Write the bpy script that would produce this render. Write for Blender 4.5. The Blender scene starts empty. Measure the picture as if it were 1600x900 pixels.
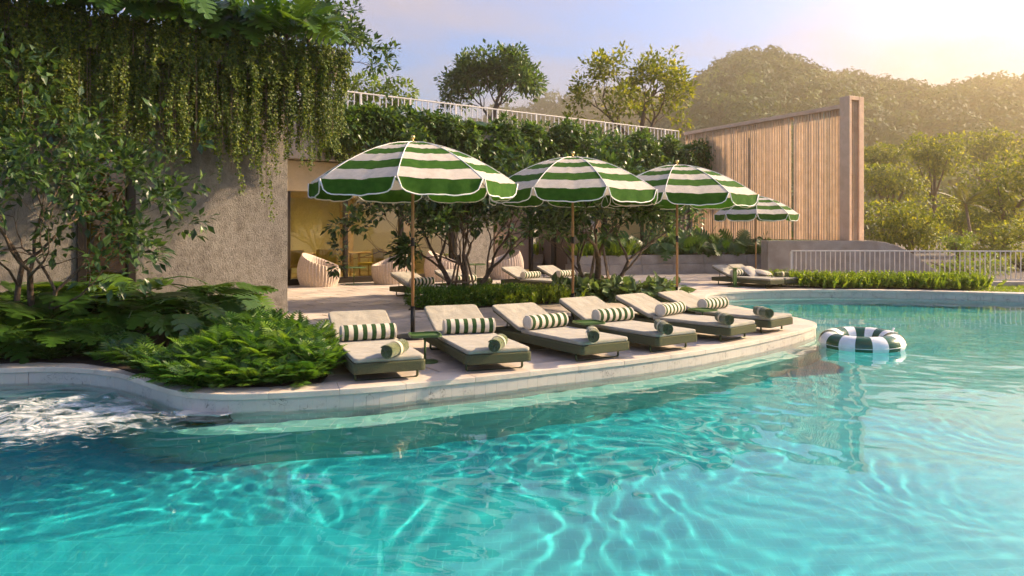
import bpy, math, random
import numpy as np
from mathutils import Vector, Matrix
from mathutils.geometry import tessellate_polygon

R = math.radians
sc = bpy.context.scene
col = sc.collection
rng = np.random.default_rng(7)
random.seed(7)

# ------------------------------------------------------------------ camera
FPX, CX, HY, CAMZ = 1150.0, 800.0, 360.0, 1.43      # focal length in 1600-wide pixels, horizon row
cam_d = bpy.data.cameras.new('camera')
cam_d.sensor_width = 36.0
cam_d.lens = FPX / 1600 * 36.0
cam_d.shift_y = -(450 - HY) / 1600
cam_d.clip_start = 0.05
cam_d.clip_end = 3000
cam = bpy.data.objects.new('camera', cam_d)
cam.location = (0, 0, CAMZ)
cam.rotation_euler = (R(90), 0, 0)
col.objects.link(cam)
sc.camera = cam

# ------------------------------------------------------------------ sun and sky
SUN_AZ, SUN_EL = 74.0, 30.0            # azimuth clockwise from the view direction (+Y), elevation
SUN_STR, SKY_STR = 5.0, 0.13
HAZE = 0.0017
sd = Vector((math.sin(R(SUN_AZ)) * math.cos(R(SUN_EL)), math.cos(R(SUN_AZ)) * math.cos(R(SUN_EL)), math.sin(R(SUN_EL))))
sun_d = bpy.data.lights.new('sun', 'SUN')
sun_d.energy = SUN_STR
sun_d.angle = R(2.0)
sun_d.color = (1.0, 0.76, 0.50)
sun = bpy.data.objects.new('sun', sun_d)
sun.rotation_euler = (-sd).to_track_quat('-Z', 'Y').to_euler()
sun.location = (30, 5, 30)
col.objects.link(sun)

world = bpy.data.worlds.new('World')
sc.world = world
world.use_nodes = True
wn, wl = world.node_tree.nodes, world.node_tree.links
wn.clear()
w_out = wn.new('ShaderNodeOutputWorld')
w_bg = wn.new('ShaderNodeBackground')
w_bg.inputs['Strength'].default_value = SKY_STR
w_sky = wn.new('ShaderNodeTexSky')
w_sky.sky_type = 'NISHITA'
w_sky.sun_disc = False
w_sky.sun_elevation = R(SUN_EL)
w_sky.sun_rotation = R(SUN_AZ)
w_sky.altitude = 100
w_sky.air_density = 1.0
w_sky.dust_density = 1.2
w_sky.ozone_density = 2.5
w_tc = wn.new('ShaderNodeTexCoord')
w_sep = wn.new('ShaderNodeSeparateXYZ')
wl.new(w_tc.outputs['Generated'], w_sep.inputs[0])
# clouds: a noise on a flat layer overhead, thicker and warmer towards the horizon
def wmath(op, a, b=None, clamp=False):
    n = wn.new('ShaderNodeMath'); n.operation = op; n.use_clamp = clamp
    for i, x in enumerate((a, b)):
        if x is None: continue
        if isinstance(x, (int, float)): n.inputs[i].default_value = x
        else: wl.new(x, n.inputs[i])
    return n.outputs[0]
w_z = wmath('MAXIMUM', wmath('ADD', w_sep.outputs['Z'], 0.12), 0.02)
w_cx = wmath('DIVIDE', w_sep.outputs['X'], w_z)
w_cy = wmath('DIVIDE', w_sep.outputs['Y'], w_z)
w_cmb = wn.new('ShaderNodeCombineXYZ')
wl.new(w_cx, w_cmb.inputs[0]); wl.new(w_cy, w_cmb.inputs[1])
w_no = wn.new('ShaderNodeTexNoise')
w_no.inputs['Scale'].default_value = 0.85
w_no.inputs['Detail'].default_value = 7
w_no.inputs['Roughness'].default_value = 0.52
w_no.inputs['Distortion'].default_value = 0.35
wl.new(w_cmb.outputs[0], w_no.inputs['Vector'])
w_ramp = wn.new('ShaderNodeValToRGB')
w_ramp.color_ramp.elements[0].position = 0.43
w_ramp.color_ramp.elements[1].position = 0.63
wl.new(w_no.outputs[0], w_ramp.inputs[0])
# warm evening veil low in the sky, stronger on the sun's side
w_low = wmath('POWER', wmath('SUBTRACT', 1.0, wmath('MAXIMUM', w_sep.outputs['Z'], 0.0), True), 5.0)
w_side = wn.new('ShaderNodeVectorMath'); w_side.operation = 'DOT_PRODUCT'
wl.new(w_tc.outputs['Generated'], w_side.inputs[0])
w_side.inputs[1].default_value = (math.sin(R(SUN_AZ)), math.cos(R(SUN_AZ)), 0)
w_s2 = wmath('MULTIPLY_ADD', w_side.outputs['Value'], 0.42); w_s2.node.inputs[2].default_value = 0.55
w_veil = wmath('MULTIPLY', w_low, w_s2, True)
w_mix1 = wn.new('ShaderNodeMixRGB')
w_mix1.inputs['Color2'].default_value = (2.5, 1.7, 1.2, 1)
w_tint = wn.new('ShaderNodeMixRGB'); w_tint.blend_type = 'MULTIPLY'; w_tint.inputs['Fac'].default_value = 1
w_tint.inputs['Color2'].default_value = (.42, .68, .98, 1)
wl.new(w_sky.outputs[0], w_tint.inputs['Color1'])
wl.new(w_veil, w_mix1.inputs['Fac']); wl.new(w_tint.outputs[0], w_mix1.inputs['Color1'])
w_mix2 = wn.new('ShaderNodeMixRGB')
w_mix2.inputs['Color2'].default_value = (2.9, 2.25, 2.1, 1)
wl.new(wmath('MULTIPLY', w_ramp.outputs['Color'], 0.75, True), w_mix2.inputs['Fac'])
wl.new(w_mix1.outputs[0], w_mix2.inputs['Color1'])
# the brightening round the low sun beyond the ridge
w_gd = wn.new('ShaderNodeVectorMath'); w_gd.operation = 'DOT_PRODUCT'
wl.new(w_tc.outputs['Generated'], w_gd.inputs[0])
w_gd.inputs[1].default_value = (math.sin(R(44)) * math.cos(R(9)), math.cos(R(44)) * math.cos(R(9)), math.sin(R(9)))
w_gf = wmath('POWER', wmath('MAXIMUM', w_gd.outputs['Value'], 0.0), 14.0)
w_mix3 = wn.new('ShaderNodeMixRGB'); w_mix3.blend_type = 'ADD'
w_mix3.inputs['Color2'].default_value = (1.5, .85, .15, 1)
wl.new(w_gf, w_mix3.inputs['Fac']); wl.new(w_mix2.outputs[0], w_mix3.inputs['Color1'])
wl.new(w_mix3.outputs[0], w_bg.inputs['Color'])
wl.new(w_bg.outputs[0], w_out.inputs['Surface'])

sc.view_settings.view_transform = 'Standard'
sc.view_settings.look = 'None'
sc.view_settings.exposure = 1.36
sc.view_settings.gamma = 1.0
sc.render.engine = 'CYCLES'
cy = sc.cycles
cy.use_denoising = True
cy.use_adaptive_sampling = True
cy.adaptive_threshold = 0.035
cy.max_bounces = 6
cy.diffuse_bounces = 2
cy.glossy_bounces = 3
cy.transmission_bounces = 4
cy.transparent_max_bounces = 12
cy.volume_bounces = 0
cy.sample_clamp_indirect = 6.0
cy.sample_clamp_direct = 0.0
cy.caustics_reflective = False
cy.blur_glossy = 0.5

# ------------------------------------------------------------------ helpers
def at(px, py, z=0.0):
    """point of the place at height z that stands at a picture position"""
    y = (CAMZ - z) * FPX / (py - HY)
    return Vector(((px - CX) / FPX * y, y, z))

def tag(o, label=None, cat=None, group=None, kind=None):
    if label: o['label'] = label
    if cat: o['category'] = cat
    if group: o['group'] = group
    if kind: o['kind'] = kind
    return o

def empty(name, loc=(0, 0, 0), rz=0.0):
    o = bpy.data.objects.new(name, None)
    o.empty_display_size = 0.2
    o.location = loc
    o.rotation_euler = (0, 0, rz)
    col.objects.link(o)
    return o

def place(name, me, parent=None, loc=None, M=None):
    o = bpy.data.objects.new(name, me)
    col.objects.link(o)
    if parent: o.parent = parent
    if M is not None: o.matrix_basis = M
    elif loc is not None: o.location = loc
    return o

def copy_tree(o, parent=None):
    c = o.copy()
    col.objects.link(c)
    c.parent = parent
    for ch in list(o.children):
        copy_tree(ch, c)
    return c

class MB:
    def __init__(s):
        s.v, s.f, s.m = [], [], []
    def add(s, vs, fs, mi=0):
        o = len(s.v)
        s.v += [tuple(v) for v in vs]
        s.f += [tuple(i + o for i in f) for f in fs]
        s.m += [mi] * len(fs)
        return s
    def box(s, x0, x1, y0, y1, z0, z1, mi=0, M=None):
        vs = [Vector((x, y, z)) for z in (z0, z1) for y in (y0, y1) for x in (x0, x1)]
        if M is not None: vs = [M @ v for v in vs]
        return s.add(vs, [(0, 2, 3, 1), (4, 5, 7, 6), (0, 1, 5, 4), (2, 6, 7, 3), (0, 4, 6, 2), (1, 3, 7, 5)], mi)
    def tube(s, pts, rad, n=8, mi=0, cap=True):
        pts = [Vector(p) for p in pts]
        if not hasattr(rad, '__len__'): rad = [rad] * len(pts)
        vs, fs = [], []
        ref = None
        for i, p in enumerate(pts):
            d = (pts[min(i + 1, len(pts) - 1)] - pts[max(i - 1, 0)])
            if d.length < 1e-9: d = Vector((0, 0, 1))
            d.normalize()
            if ref is None:
                ref = Vector((1, 0, 0)) if abs(d.x) < 0.8 else Vector((0, 1, 0))
            a = (ref - d * ref.dot(d)).normalized()
            ref = a
            b = d.cross(a)
            for k in range(n):
                t = 2 * math.pi * k / n
                vs.append(p + (a * math.cos(t) + b * math.sin(t)) * rad[i])
        for i in range(len(pts) - 1):
            for k in range(n):
                k2 = (k + 1) % n
                fs.append((i * n + k, i * n + k2, (i + 1) * n + k2, (i + 1) * n + k))
        if cap:
            fs.append(tuple(range(n - 1, -1, -1)))
            fs.append(tuple((len(pts) - 1) * n + k for k in range(n)))
        return s.add(vs, fs, mi)
    def lathe(s, prof, n=24, mi=0, c=(0, 0)):
        vs, fs = [], []
        for r, z in prof:
            for k in range(n):
                t = 2 * math.pi * k / n
                vs.append((c[0] + r * math.cos(t), c[1] + r * math.sin(t), z))
        for i in range(len(prof) - 1):
            for k in range(n):
                k2 = (k + 1) % n
                fs.append((i * n + k, i * n + k2, (i + 1) * n + k2, (i + 1) * n + k))
        fs.append(tuple(range(n - 1, -1, -1)))
        fs.append(tuple((len(prof) - 1) * n + k for k in range(n)))
        return s.add(vs, fs, mi)
    def prism(s, poly, z0, z1, mi=0):
        n = len(poly)
        vs = [(p[0], p[1], z0) for p in poly] + [(p[0], p[1], z1) for p in poly]
        fs = [tuple(range(n - 1, -1, -1)), tuple(range(n, 2 * n))]
        fs += [(i, (i + 1) % n, n + (i + 1) % n, n + i) for i in range(n)]
        return s.add(vs, fs, mi)
    def mesh(s, name, mats, smooth=False):
        me = bpy.data.meshes.new(name)
        me.from_pydata(s.v, [], s.f)
        for m in (mats if isinstance(mats, (list, tuple)) else [mats]):
            me.materials.append(m)
        if any(s.m): me.polygons.foreach_set('material_index', s.m)
        if smooth: me.polygons.foreach_set('use_smooth', [True] * len(me.polygons))
        me.update()
        return me
    def build(s, name, mats, parent=None, smooth=False, bevel=0.0, loc=None, M=None, seg=2):
        o = place(name, s.mesh(name, mats, smooth), parent, loc, M)
        if bevel:
            b = o.modifiers.new('bevel', 'BEVEL')
            b.width = bevel; b.segments = seg; b.limit_method = 'ANGLE'; b.angle_limit = R(40)
        return o

def np_mesh(name, V, F, mats, var=None, smooth=False, mi=None):
    V = np.asarray(V, dtype=np.float32); F = np.asarray(F, dtype=np.int32)
    me = bpy.data.meshes.new(name)
    me.vertices.add(len(V)); me.vertices.foreach_set('co', V.ravel())
    k = F.shape[1]
    me.loops.add(F.size); me.loops.foreach_set('vertex_index', F.ravel())
    me.polygons.add(len(F)); me.polygons.foreach_set('loop_start', np.arange(0, F.size, k, dtype=np.int32))
    if mi is not None: me.polygons.foreach_set('material_index', np.asarray(mi, dtype=np.int32))
    me.polygons.foreach_set('use_smooth', np.full(len(F), smooth))
    if var is not None:
        a = me.attributes.new('var', 'FLOAT', 'POINT')
        a.data.foreach_set('value', np.asarray(var, dtype=np.float32))
    for m in (mats if isinstance(mats, (list, tuple)) else [mats]):
        me.materials.append(m)
    me.update(calc_edges=True)
    me.validate()
    return me

def norm(a):
    return a / np.maximum(np.linalg.norm(a, axis=-1, keepdims=True), 1e-9)

# leaf blades, length 1 along y
OVAL = (np.array([(0, 0, 0), (-.26, .45, .07), (.26, .45, .07), (0, 1, -.12), (0, .5, 0.0)], float),
        np.array([(0, 4, 1), (1, 4, 3), (0, 2, 4), (2, 3, 4)]))
DIAM = (np.array([(0, 0, 0), (.36, .5, .03), (0, 1, -.08), (-.36, .5, .03)], float), np.array([(0, 1, 2), (0, 2, 3)]))
NARROW = (np.array([(0, 0, 0), (.13, .4, .03), (0, 1, -.18), (-.13, .4, .03)], float), np.array([(0, 1, 2), (0, 2, 3)]))
CLUMP = (np.array([(-.5, -.4, 0), (.1, -.55, .1), (.55, .05, -.05), (.2, .55, .12), (-.45, .4, -.06), (0, 0, .18)], float),
         np.array([(5, 0, 1), (5, 1, 2), (5, 2, 3), (5, 3, 4), (5, 4, 0)]))

def leaves(P, D, U, S, base, rg=rng):
    """one blade for each row: position P, axis D, up hint U, size S"""
    bv, bf = base
    D = norm(D); U = norm(U - (U * D).sum(1, keepdims=True) * D)
    X = np.cross(D, U)
    S = np.asarray(S)[:, None, None]
    V = P[:, None, :] + S * (bv[None, :, 0:1] * X[:, None, :] + bv[None, :, 1:2] * D[:, None, :] + bv[None, :, 2:3] * U[:, None, :])
    n, k = len(P), len(bv)
    F = (bf[None] + (np.arange(n) * k)[:, None, None]).reshape(-1, bf.shape[1])
    var = np.repeat(rg.random(n), k)
    return V.reshape(-1, 3), F, var

def rand_dirs(n, rg=rng):
    return norm(rg.normal(size=(n, 3)))

def join_leaves(parts):
    Vs, Fs, vs, o = [], [], [], 0
    for V, F, v in parts:
        Vs.append(V); Fs.append(F + o); vs.append(v); o += len(V)
    return np.concatenate(Vs), np.concatenate(Fs), np.concatenate(vs)

# ------------------------------------------------------------------ materials
def new_mat(name):
    m = bpy.data.materials.new(name)
    m.use_nodes = True
    nt = m.node_tree
    b = nt.nodes['Principled BSDF']
    return m, nt.nodes, nt.links, b

def noise_mix(N, L, c1, c2, scale, vec=None, detail=4, lo=0.35, hi=0.65, rough=0.55):
    no = N.new('ShaderNodeTexNoise'); no.inputs['Scale'].default_value = scale
    no.inputs['Detail'].default_value = detail; no.inputs['Roughness'].default_value = rough
    if vec is not None: L.new(vec, no.inputs['Vector'])
    rp = N.new('ShaderNodeValToRGB')
    rp.color_ramp.elements[0].position = lo; rp.color_ramp.elements[1].position = hi
    rp.color_ramp.elements[0].color = (*c1, 1); rp.color_ramp.elements[1].color = (*c2, 1)
    L.new(no.outputs[0], rp.inputs[0])
    return rp.outputs[0], no.outputs[0]

def pmat(name, c1, c2=None, scale=6, rough=0.6, bump=0.0, bscale=60, bdist=0.02, metal=0.0, spec=0.4, world_pos=False, rnd=0.0, sheen=0.0):
    m, N, L, b = new_mat(name)
    b.inputs['Roughness'].default_value = rough
    b.inputs['Metallic'].default_value = metal
    b.inputs['Specular IOR Level'].default_value = spec
    if sheen: b.inputs['Sheen Weight'].default_value = sheen
    if world_pos:
        vec = N.new('ShaderNodeNewGeometry').outputs['Position']
    else:
        vec = N.new('ShaderNodeTexCoord').outputs['Object']
    c2 = c2 or tuple(min(1, x * 1.18) for x in c1)
    cout, _ = noise_mix(N, L, c1, c2, scale, vec)
    if rnd:
        oi = N.new('ShaderNodeObjectInfo')
        mr = N.new('ShaderNodeMapRange'); mr.inputs[3].default_value = 1 - rnd; mr.inputs[4].default_value = 1 + rnd
        L.new(oi.outputs['Random'], mr.inputs[0])
        mx = N.new('ShaderNodeVectorMath'); mx.operation = 'SCALE'
        L.new(cout, mx.inputs[0]); L.new(mr.outputs[0], mx.inputs['Scale'])
        cout = mx.outputs[0]
    L.new(cout, b.inputs['Base Color'])
    if bump:
        n2 = N.new('ShaderNodeTexNoise'); n2.inputs['Scale'].default_value = bscale; n2.inputs['Detail'].default_value = 5
        L.new(vec, n2.inputs['Vector'])
        bp = N.new('ShaderNodeBump'); bp.inputs['Strength'].default_value = bump; bp.inputs['Distance'].default_value = bdist
        L.new(n2.outputs[0], bp.inputs['Height']); L.new(bp.outputs[0], b.inputs['Normal'])
    return m

def leaf_mat(name, c1, c2, c3=None, rough=0.45, trans=0.35, tcol=None, per_object=False):
    m, N, L, b = new_mat(name)
    if per_object:
        f = N.new('ShaderNodeObjectInfo').outputs['Random']
    else:
        a = N.new('ShaderNodeAttribute'); a.attribute_name = 'var'; f = a.outputs['Fac']
    rp = N.new('ShaderNodeValToRGB')
    rp.color_ramp.elements[0].color = (*c1, 1); rp.color_ramp.elements[1].color = (*c2, 1)
    if c3:
        rp.color_ramp.elements[1].position = 0.75
        e = rp.color_ramp.elements.new(1.0); e.color = (*c3, 1)
    L.new(f, rp.inputs[0])
    L.new(rp.outputs[0], b.inputs['Base Color'])
    b.inputs['Roughness'].default_value = rough
    b.inputs['Specular IOR Level'].default_value = 0.45
    tr = N.new('ShaderNodeBsdfTranslucent')
    mulc = N.new('ShaderNodeMixRGB'); mulc.blend_type = 'MULTIPLY'; mulc.inputs['Fac'].default_value = 1.0
    mulc.inputs['Color2'].default_value = (*(tcol or (2.2, 2.0, 0.8)), 1)
    L.new(rp.outputs[0], mulc.inputs['Color1']); L.new(mulc.outputs[0], tr.inputs['Color'])
    mx = N.new('ShaderNodeMixShader'); mx.inputs[0].default_value = trans
    L.new(b.outputs[0], mx.inputs[1]); L.new(tr.outputs[0], mx.inputs[2])
    L.new(mx.outputs[0], N['Material Output'].inputs['Surface'])
    return m

def fabric_mat(name, c1, c2, trans=0.25, scale=12, bump=0.15, bscale=300):
    m = pmat(name, c1, c2, scale=scale, rough=0.85, bump=bump, bscale=bscale, bdist=0.004, spec=0.2)
    N, L = m.node_tree.nodes, m.node_tree.links
    b = N['Principled BSDF']
    tr = N.new('ShaderNodeBsdfTranslucent')
    src = b.inputs['Base Color'].links[0].from_socket
    L.new(src, tr.inputs['Color'])
    mx = N.new('ShaderNodeMixShader'); mx.inputs[0].default_value = trans
    L.new(b.outputs[0], mx.inputs[1]); L.new(tr.outputs[0], mx.inputs[2])
    L.new(mx.outputs[0], N['Material Output'].inputs['Surface'])
    return m

def glass_mat(name, tint):
    m, N, L, b = new_mat(name)
    N.remove(b)
    t = N.new('ShaderNodeBsdfTransparent'); t.inputs[0].default_value = (*tint, 1)
    g = N.new('ShaderNodeBsdfGlossy'); g.inputs['Roughness'].default_value = 0.01
    fr = N.new('ShaderNodeFresnel'); fr.inputs[0].default_value = 1.9
    mx = N.new('ShaderNodeMixShader')
    L.new(fr.outputs[0], mx.inputs[0]); L.new(t.outputs[0], mx.inputs[1]); L.new(g.outputs[0], mx.inputs[2])
    L.new(mx.outputs[0], N['Material Output'].inputs['Surface'])
    return m

M = {}
M['green_fab'] = fabric_mat('green_canvas', (.030, .105, .008), (.052, .145, .013), 0.3)
M['white_fab'] = fabric_mat('white_canvas', (.58, .525, .44), (.67, .61, .52), 0.25)
M['beige_metal'] = pmat('beige_railing', (.66, .60, .52), rough=.5)
M['trim'] = pmat('white_piping', (.8, .77, .70), rough=.7)
M['cushion'] = pmat('beige_cushion', (.32, .29, .225), (.40, .365, .29), scale=5, rough=.92, bump=.45, bscale=11, bdist=.03, spec=.15, sheen=.2)
M['cush_trim'] = pmat('cushion_edge', (.42, .36, .29), rough=.9)
M['olive'] = pmat('olive_weave', (.055, .060, .030), (.125, .125, .070), scale=110, rough=.9, bump=.6, bscale=160, bdist=.008, spec=.15)
M['olive_metal'] = pmat('olive_metal', (.06, .075, .03), rough=.4, metal=.4)
M['bol_green'] = pmat('bolster_green', (.020, .055, .018), (.045, .090, .03), scale=18, rough=.9, bump=.4, bscale=30, bdist=.01, spec=.15)
M['bol_cream'] = pmat('bolster_cream', (.60, .52, .41), (.70, .63, .52), scale=18, rough=.9, bump=.4, bscale=30, bdist=.01, spec=.15)
M['towel'] = pmat('green_terry', (.080, .095, .012), (.155, .165, .026), scale=60, rough=.98, bump=1.0, bscale=190, bdist=.012, spec=.05, sheen=.5)
M['strap'] = pmat('cream_strap', (.55, .48, .33), rough=.8)
M['table_green'] = pmat('green_lacquer', (.06, .12, .03), (.08, .15, .04), rough=.32)
M['wood_pole'] = pmat('umbrella_wood', (.34, .17, .065), (.44, .24, .10), scale=14, rough=.45)
M['black'] = pmat('black_metal', (.012, .012, .012), rough=.4)
M['brass'] = pmat('brass_finial', (.55, .42, .16), rough=.25, metal=.9)
M['dark_metal'] = pmat('bronze_metal', (.030, .022, .016), rough=.45, metal=.3)
M['white_metal'] = pmat('white_railing', (.62, .58, .54), rough=.5)
M['stone'] = pmat('paver_stone', (.46, .385, .31), (.62, .535, .45), scale=2.2, rough=.72, bump=.35, bscale=45, bdist=.01, world_pos=True, rnd=.16)
M['coping'] = pmat('coping_stone', (.56, .47, .38), (.66, .57, .47), scale=3, rough=.6, bump=.25, bscale=40, bdist=.01, world_pos=True, rnd=.08)
M['soil'] = pmat('soil', (.022, .014, .008), (.05, .03, .018), scale=20, rough=.95, bump=.8, bscale=30, bdist=.03)
M['ground'] = pmat('earth', (.10, .085, .065), (.15, .12, .09), scale=3, rough=.95)
M['concrete'] = pmat('concrete', (.30, .255, .205), (.40, .35, .29), scale=2.5, rough=.85, bump=.3, bscale=50, bdist=.01, world_pos=True)
M['wicker'] = pmat('pale_rope', (.50, .40, .32), (.64, .53, .43), scale=30, rough=.85, bump=.5, bscale=140, bdist=.006, spec=.2)
M['seat_pad'] = pmat('seat_pad', (.46, .38, .31), rough=.9)
M['bark'] = pmat('bark', (.085, .055, .035), (.17, .12, .08), scale=14, rough=.9, bump=.7, bscale=40, bdist=.02)
M['bark_pale'] = pmat('pale_bark', (.20, .13, .08), (.30, .21, .13), scale=14, rough=.85, bump=.5, bscale=40, bdist=.01)
M['timber'] = pmat('timber_fin', (.64, .42, .24), (.76, .53, .33), scale=4, rough=.6, world_pos=True, rnd=.14)
M['timber_dark'] = pmat('timber_frame', (.60, .385, .24), (.70, .47, .31), scale=4, rough=.6, world_pos=True)
M['timber_back'] = pmat('timber_backing', (.22, .12, .065), (.30, .17, .10), scale=4, rough=.7, world_pos=True)
M['cream_wall'] = pmat('cream_render', (.52, .41, .24), (.60, .48, .30), scale=2, rough=.85, world_pos=True)
M['amber'] = pmat('amber_panel', (.50, .36, .13), (.58, .43, .17), scale=2, rough=.6, world_pos=True)
M['purple'] = pmat('mauve_panel', (.16, .115, .10), (.20, .15, .13), scale=2, rough=.6, world_pos=True)
M['brown_panel'] = pmat('brown_panel', (.17, .11, .075), (.21, .14, .10), scale=2, rough=.6, world_pos=True)
M['interior'] = pmat('interior_wall', (.60, .52, .30), (.66, .58, .36), scale=1.5, rough=.9, world_pos=True)
M['inner_floor'] = pmat('interior_floor', (.40, .29, .15), rough=.5)
M['yellow'] = pmat('yellow_upholstery', (.55, .38, .035), (.62, .45, .06), rough=.8)
M['oak'] = pmat('oak', (.42, .26, .11), (.50, .33, .16), rough=.6)
M['ring_green'] = pmat('ring_green', (.012, .075, .03), rough=.22, spec=.6)
M['ring_white'] = pmat('ring_white', (.74, .73, .69), rough=.22, spec=.6)
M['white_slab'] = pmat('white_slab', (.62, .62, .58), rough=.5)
M['glass'] = glass_mat('clear_glass', (.95, .93, .76))
M['bronze_glass'] = glass_mat('bronze_glass', (.80, .56, .26))
# stucco of the big wall: scratched, granular
m, N, L, b = new_mat('scratched_stucco')
pos = N.new('ShaderNodeNewGeometry').outputs['Position']
mps = N.new('ShaderNodeMapping'); mps.inputs['Scale'].default_value = (2.2, 2.2, .35); L.new(pos, mps.inputs[0])
cs1, _ = noise_mix(N, L, (.25, .225, .195), (.40, .36, .31), 1.3, mps.outputs[0], detail=7, lo=.3, hi=.7)
cs2, _ = noise_mix(N, L, (.72, .72, .72), (1, 1, 1), 9, pos, detail=6, lo=.35, hi=.55)
cmx = N.new('ShaderNodeMixRGB'); cmx.blend_type = 'MULTIPLY'; cmx.inputs['Fac'].default_value = 1; L.new(cs1, cmx.inputs['Color1']); L.new(cs2, cmx.inputs['Color2'])
cst = cmx.outputs[0]
L.new(cst, b.inputs['Base Color']); b.inputs['Roughness'].default_value = .92; b.inputs['Specular IOR Level'].default_value = .2
mp = N.new('ShaderNodeMapping'); mp.inputs['Scale'].default_value = (1, 1, .55); mp.inputs['Rotation'].default_value = (.5, .4, 0)
L.new(pos, mp.inputs[0])
n1 = N.new('ShaderNodeTexNoise'); n1.inputs['Scale'].default_value = 42; n1.inputs['Detail'].default_value = 8; n1.inputs['Roughness'].default_value = .75; n1.inputs['Distortion'].default_value = .6
L.new(mp.outputs[0], n1.inputs['Vector'])
bp = N.new('ShaderNodeBump'); bp.inputs['Strength'].default_value = .9; bp.inputs['Distance'].default_value = .06
L.new(n1.outputs[0], bp.inputs['Height']); L.new(bp.outputs[0], b.inputs['Normal'])
M['stucco'] = m
# pool edge tile: pale stone with dark crackle
m, N, L, b = new_mat('veined_tile')
pos = N.new('ShaderNodeNewGeometry').outputs['Position']
n1 = N.new('ShaderNodeTexNoise'); n1.inputs['Scale'].default_value = 11; n1.inputs['Detail'].default_value = 5; n1.inputs['Distortion'].default_value = 1.2
L.new(pos, n1.inputs['Vector'])
rp = N.new('ShaderNodeValToRGB'); e = rp.color_ramp.elements
e[0].position = .455; e[0].color = (.50, .44, .38, 1); e[1].position = .525; e[1].color = (.52, .46, .40, 1)
k = e.new(.5); k.color = (.10, .085, .07, 1)
k = e.new(.484); k.color = (.48, .42, .36, 1); k = e.new(.516); k.color = (.50, .44, .38, 1)
L.new(n1.outputs[0], rp.inputs[0])
c0, f0 = noise_mix(N, L, (.0, .0, .0), (1, 1, 1), 5, pos, lo=.5, hi=.6)
mx = N.new('ShaderNodeMixRGB'); L.new(c0, mx.inputs['Fac']); mx.inputs['Color1'].default_value = (.54, .48, .415, 1); L.new(rp.outputs[0], mx.inputs['Color2'])
L.new(mx.outputs[0], b.inputs['Base Color']); b.inputs['Roughness'].default_value = .45
M['edge_tile'] = m
# pool lining: mosaic with pale joints
def pool_tile_mat(name, ca, cb, cj, w, h):
    m, N, L, b = new_mat(name)
    geo = N.new('ShaderNodeNewGeometry').outputs['Position']
    sep = N.new('ShaderNodeSeparateXYZ'); L.new(geo, sep.inputs[0])
    sm = N.new('ShaderNodeMath'); sm.operation = 'ADD'; L.new(sep.outputs[1], sm.inputs[0]); L.new(sep.outputs[2], sm.inputs[1])
    cmb = N.new('ShaderNodeCombineXYZ'); L.new(sep.outputs[0], cmb.inputs[0]); L.new(sm.outputs[0], cmb.inputs[1])
    br = N.new('ShaderNodeTexBrick'); br.inputs['Scale'].default_value = 1
    br.inputs['Brick Width'].default_value = w; br.inputs['Row Height'].default_value = h; br.inputs['Mortar Size'].default_value = .004
    br.inputs['Color1'].default_value = (*ca, 1); br.inputs['Color2'].default_value = (*cb, 1); br.inputs['Mortar'].default_value = (*cj, 1)
    L.new(cmb.outputs[0], br.inputs['Vector'])
    L.new(br.outputs['Color'], b.inputs['Base Color']); b.inputs['Roughness'].default_value = .5
    return m
M['pool_tile'] = pool_tile_mat('pool_mosaic', (.006, .41, .47), (.012, .46, .515), (.030, .52, .56), .12, .12)
M['pool_wall'] = pool_tile_mat('pool_wall_mosaic', (.34, .50, .44), (.42, .57, .51), (.60, .68, .62), .12, .12)
M['pool_bench'] = pool_tile_mat('pool_bench_mosaic', (.13, .50, .44), (.18, .55, .49), (.40, .68, .60), .24, .24)

# foliage
M['lf_tree'] = leaf_mat('tree_leaf', (0.016, 0.041, 0.014), (0.054, 0.108, 0.030), (0.115, 0.189, 0.047), rough=.35, trans=.28)
M['lf_vine'] = leaf_mat('vine_leaf', (.040, .078, .012), (.115, .165, .018), (.24, .27, .028), rough=.5, trans=.4)
M['lf_shrub'] = leaf_mat('shrub_leaf', (.026, .066, .014), (.075, .145, .028), (.15, .22, .05), rough=.4, trans=.3)
M['lf_big'] = leaf_mat('broad_leaf', (.028, .072, .010), (.058, .130, .015), (.105, .185, .020), rough=.33, trans=.3, per_object=True)
M['lf_fern'] = leaf_mat('fern_frond', (.028, .085, .012), (.080, .175, .018), (.16, .26, .030), rough=.45, trans=.35, per_object=True)
M['lf_hedge'] = leaf_mat('hedge_leaf', (.040, .115, .014), (.095, .20, .024), (.16, .28, .034), rough=.45, trans=.35)
M['lf_lime'] = leaf_mat('lime_leaf', (.085, .15, .014), (.16, .23, .022), (.24, .31, .035), rough=.5, trans=.35)
M['lf_hosta'] = leaf_mat('hosta_leaf', (.060, .11, .045), (.13, .20, .085), (.24, .32, .16), rough=.4, trans=.25)
M['lf_glow_tint'] = leaf_mat('glow_tinted_leaf', (.075, .110, .010), (.18, .21, .020), (.34, .33, .032), rough=.55, trans=.38)  # yellow-green leaf with the golden glow of the sun put into its colour
M['lf_far'] = leaf_mat('forest_leaf', (.010, .028, .010), (.045, .085, .020), (.13, .17, .034), rough=.7, trans=.2)
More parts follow.
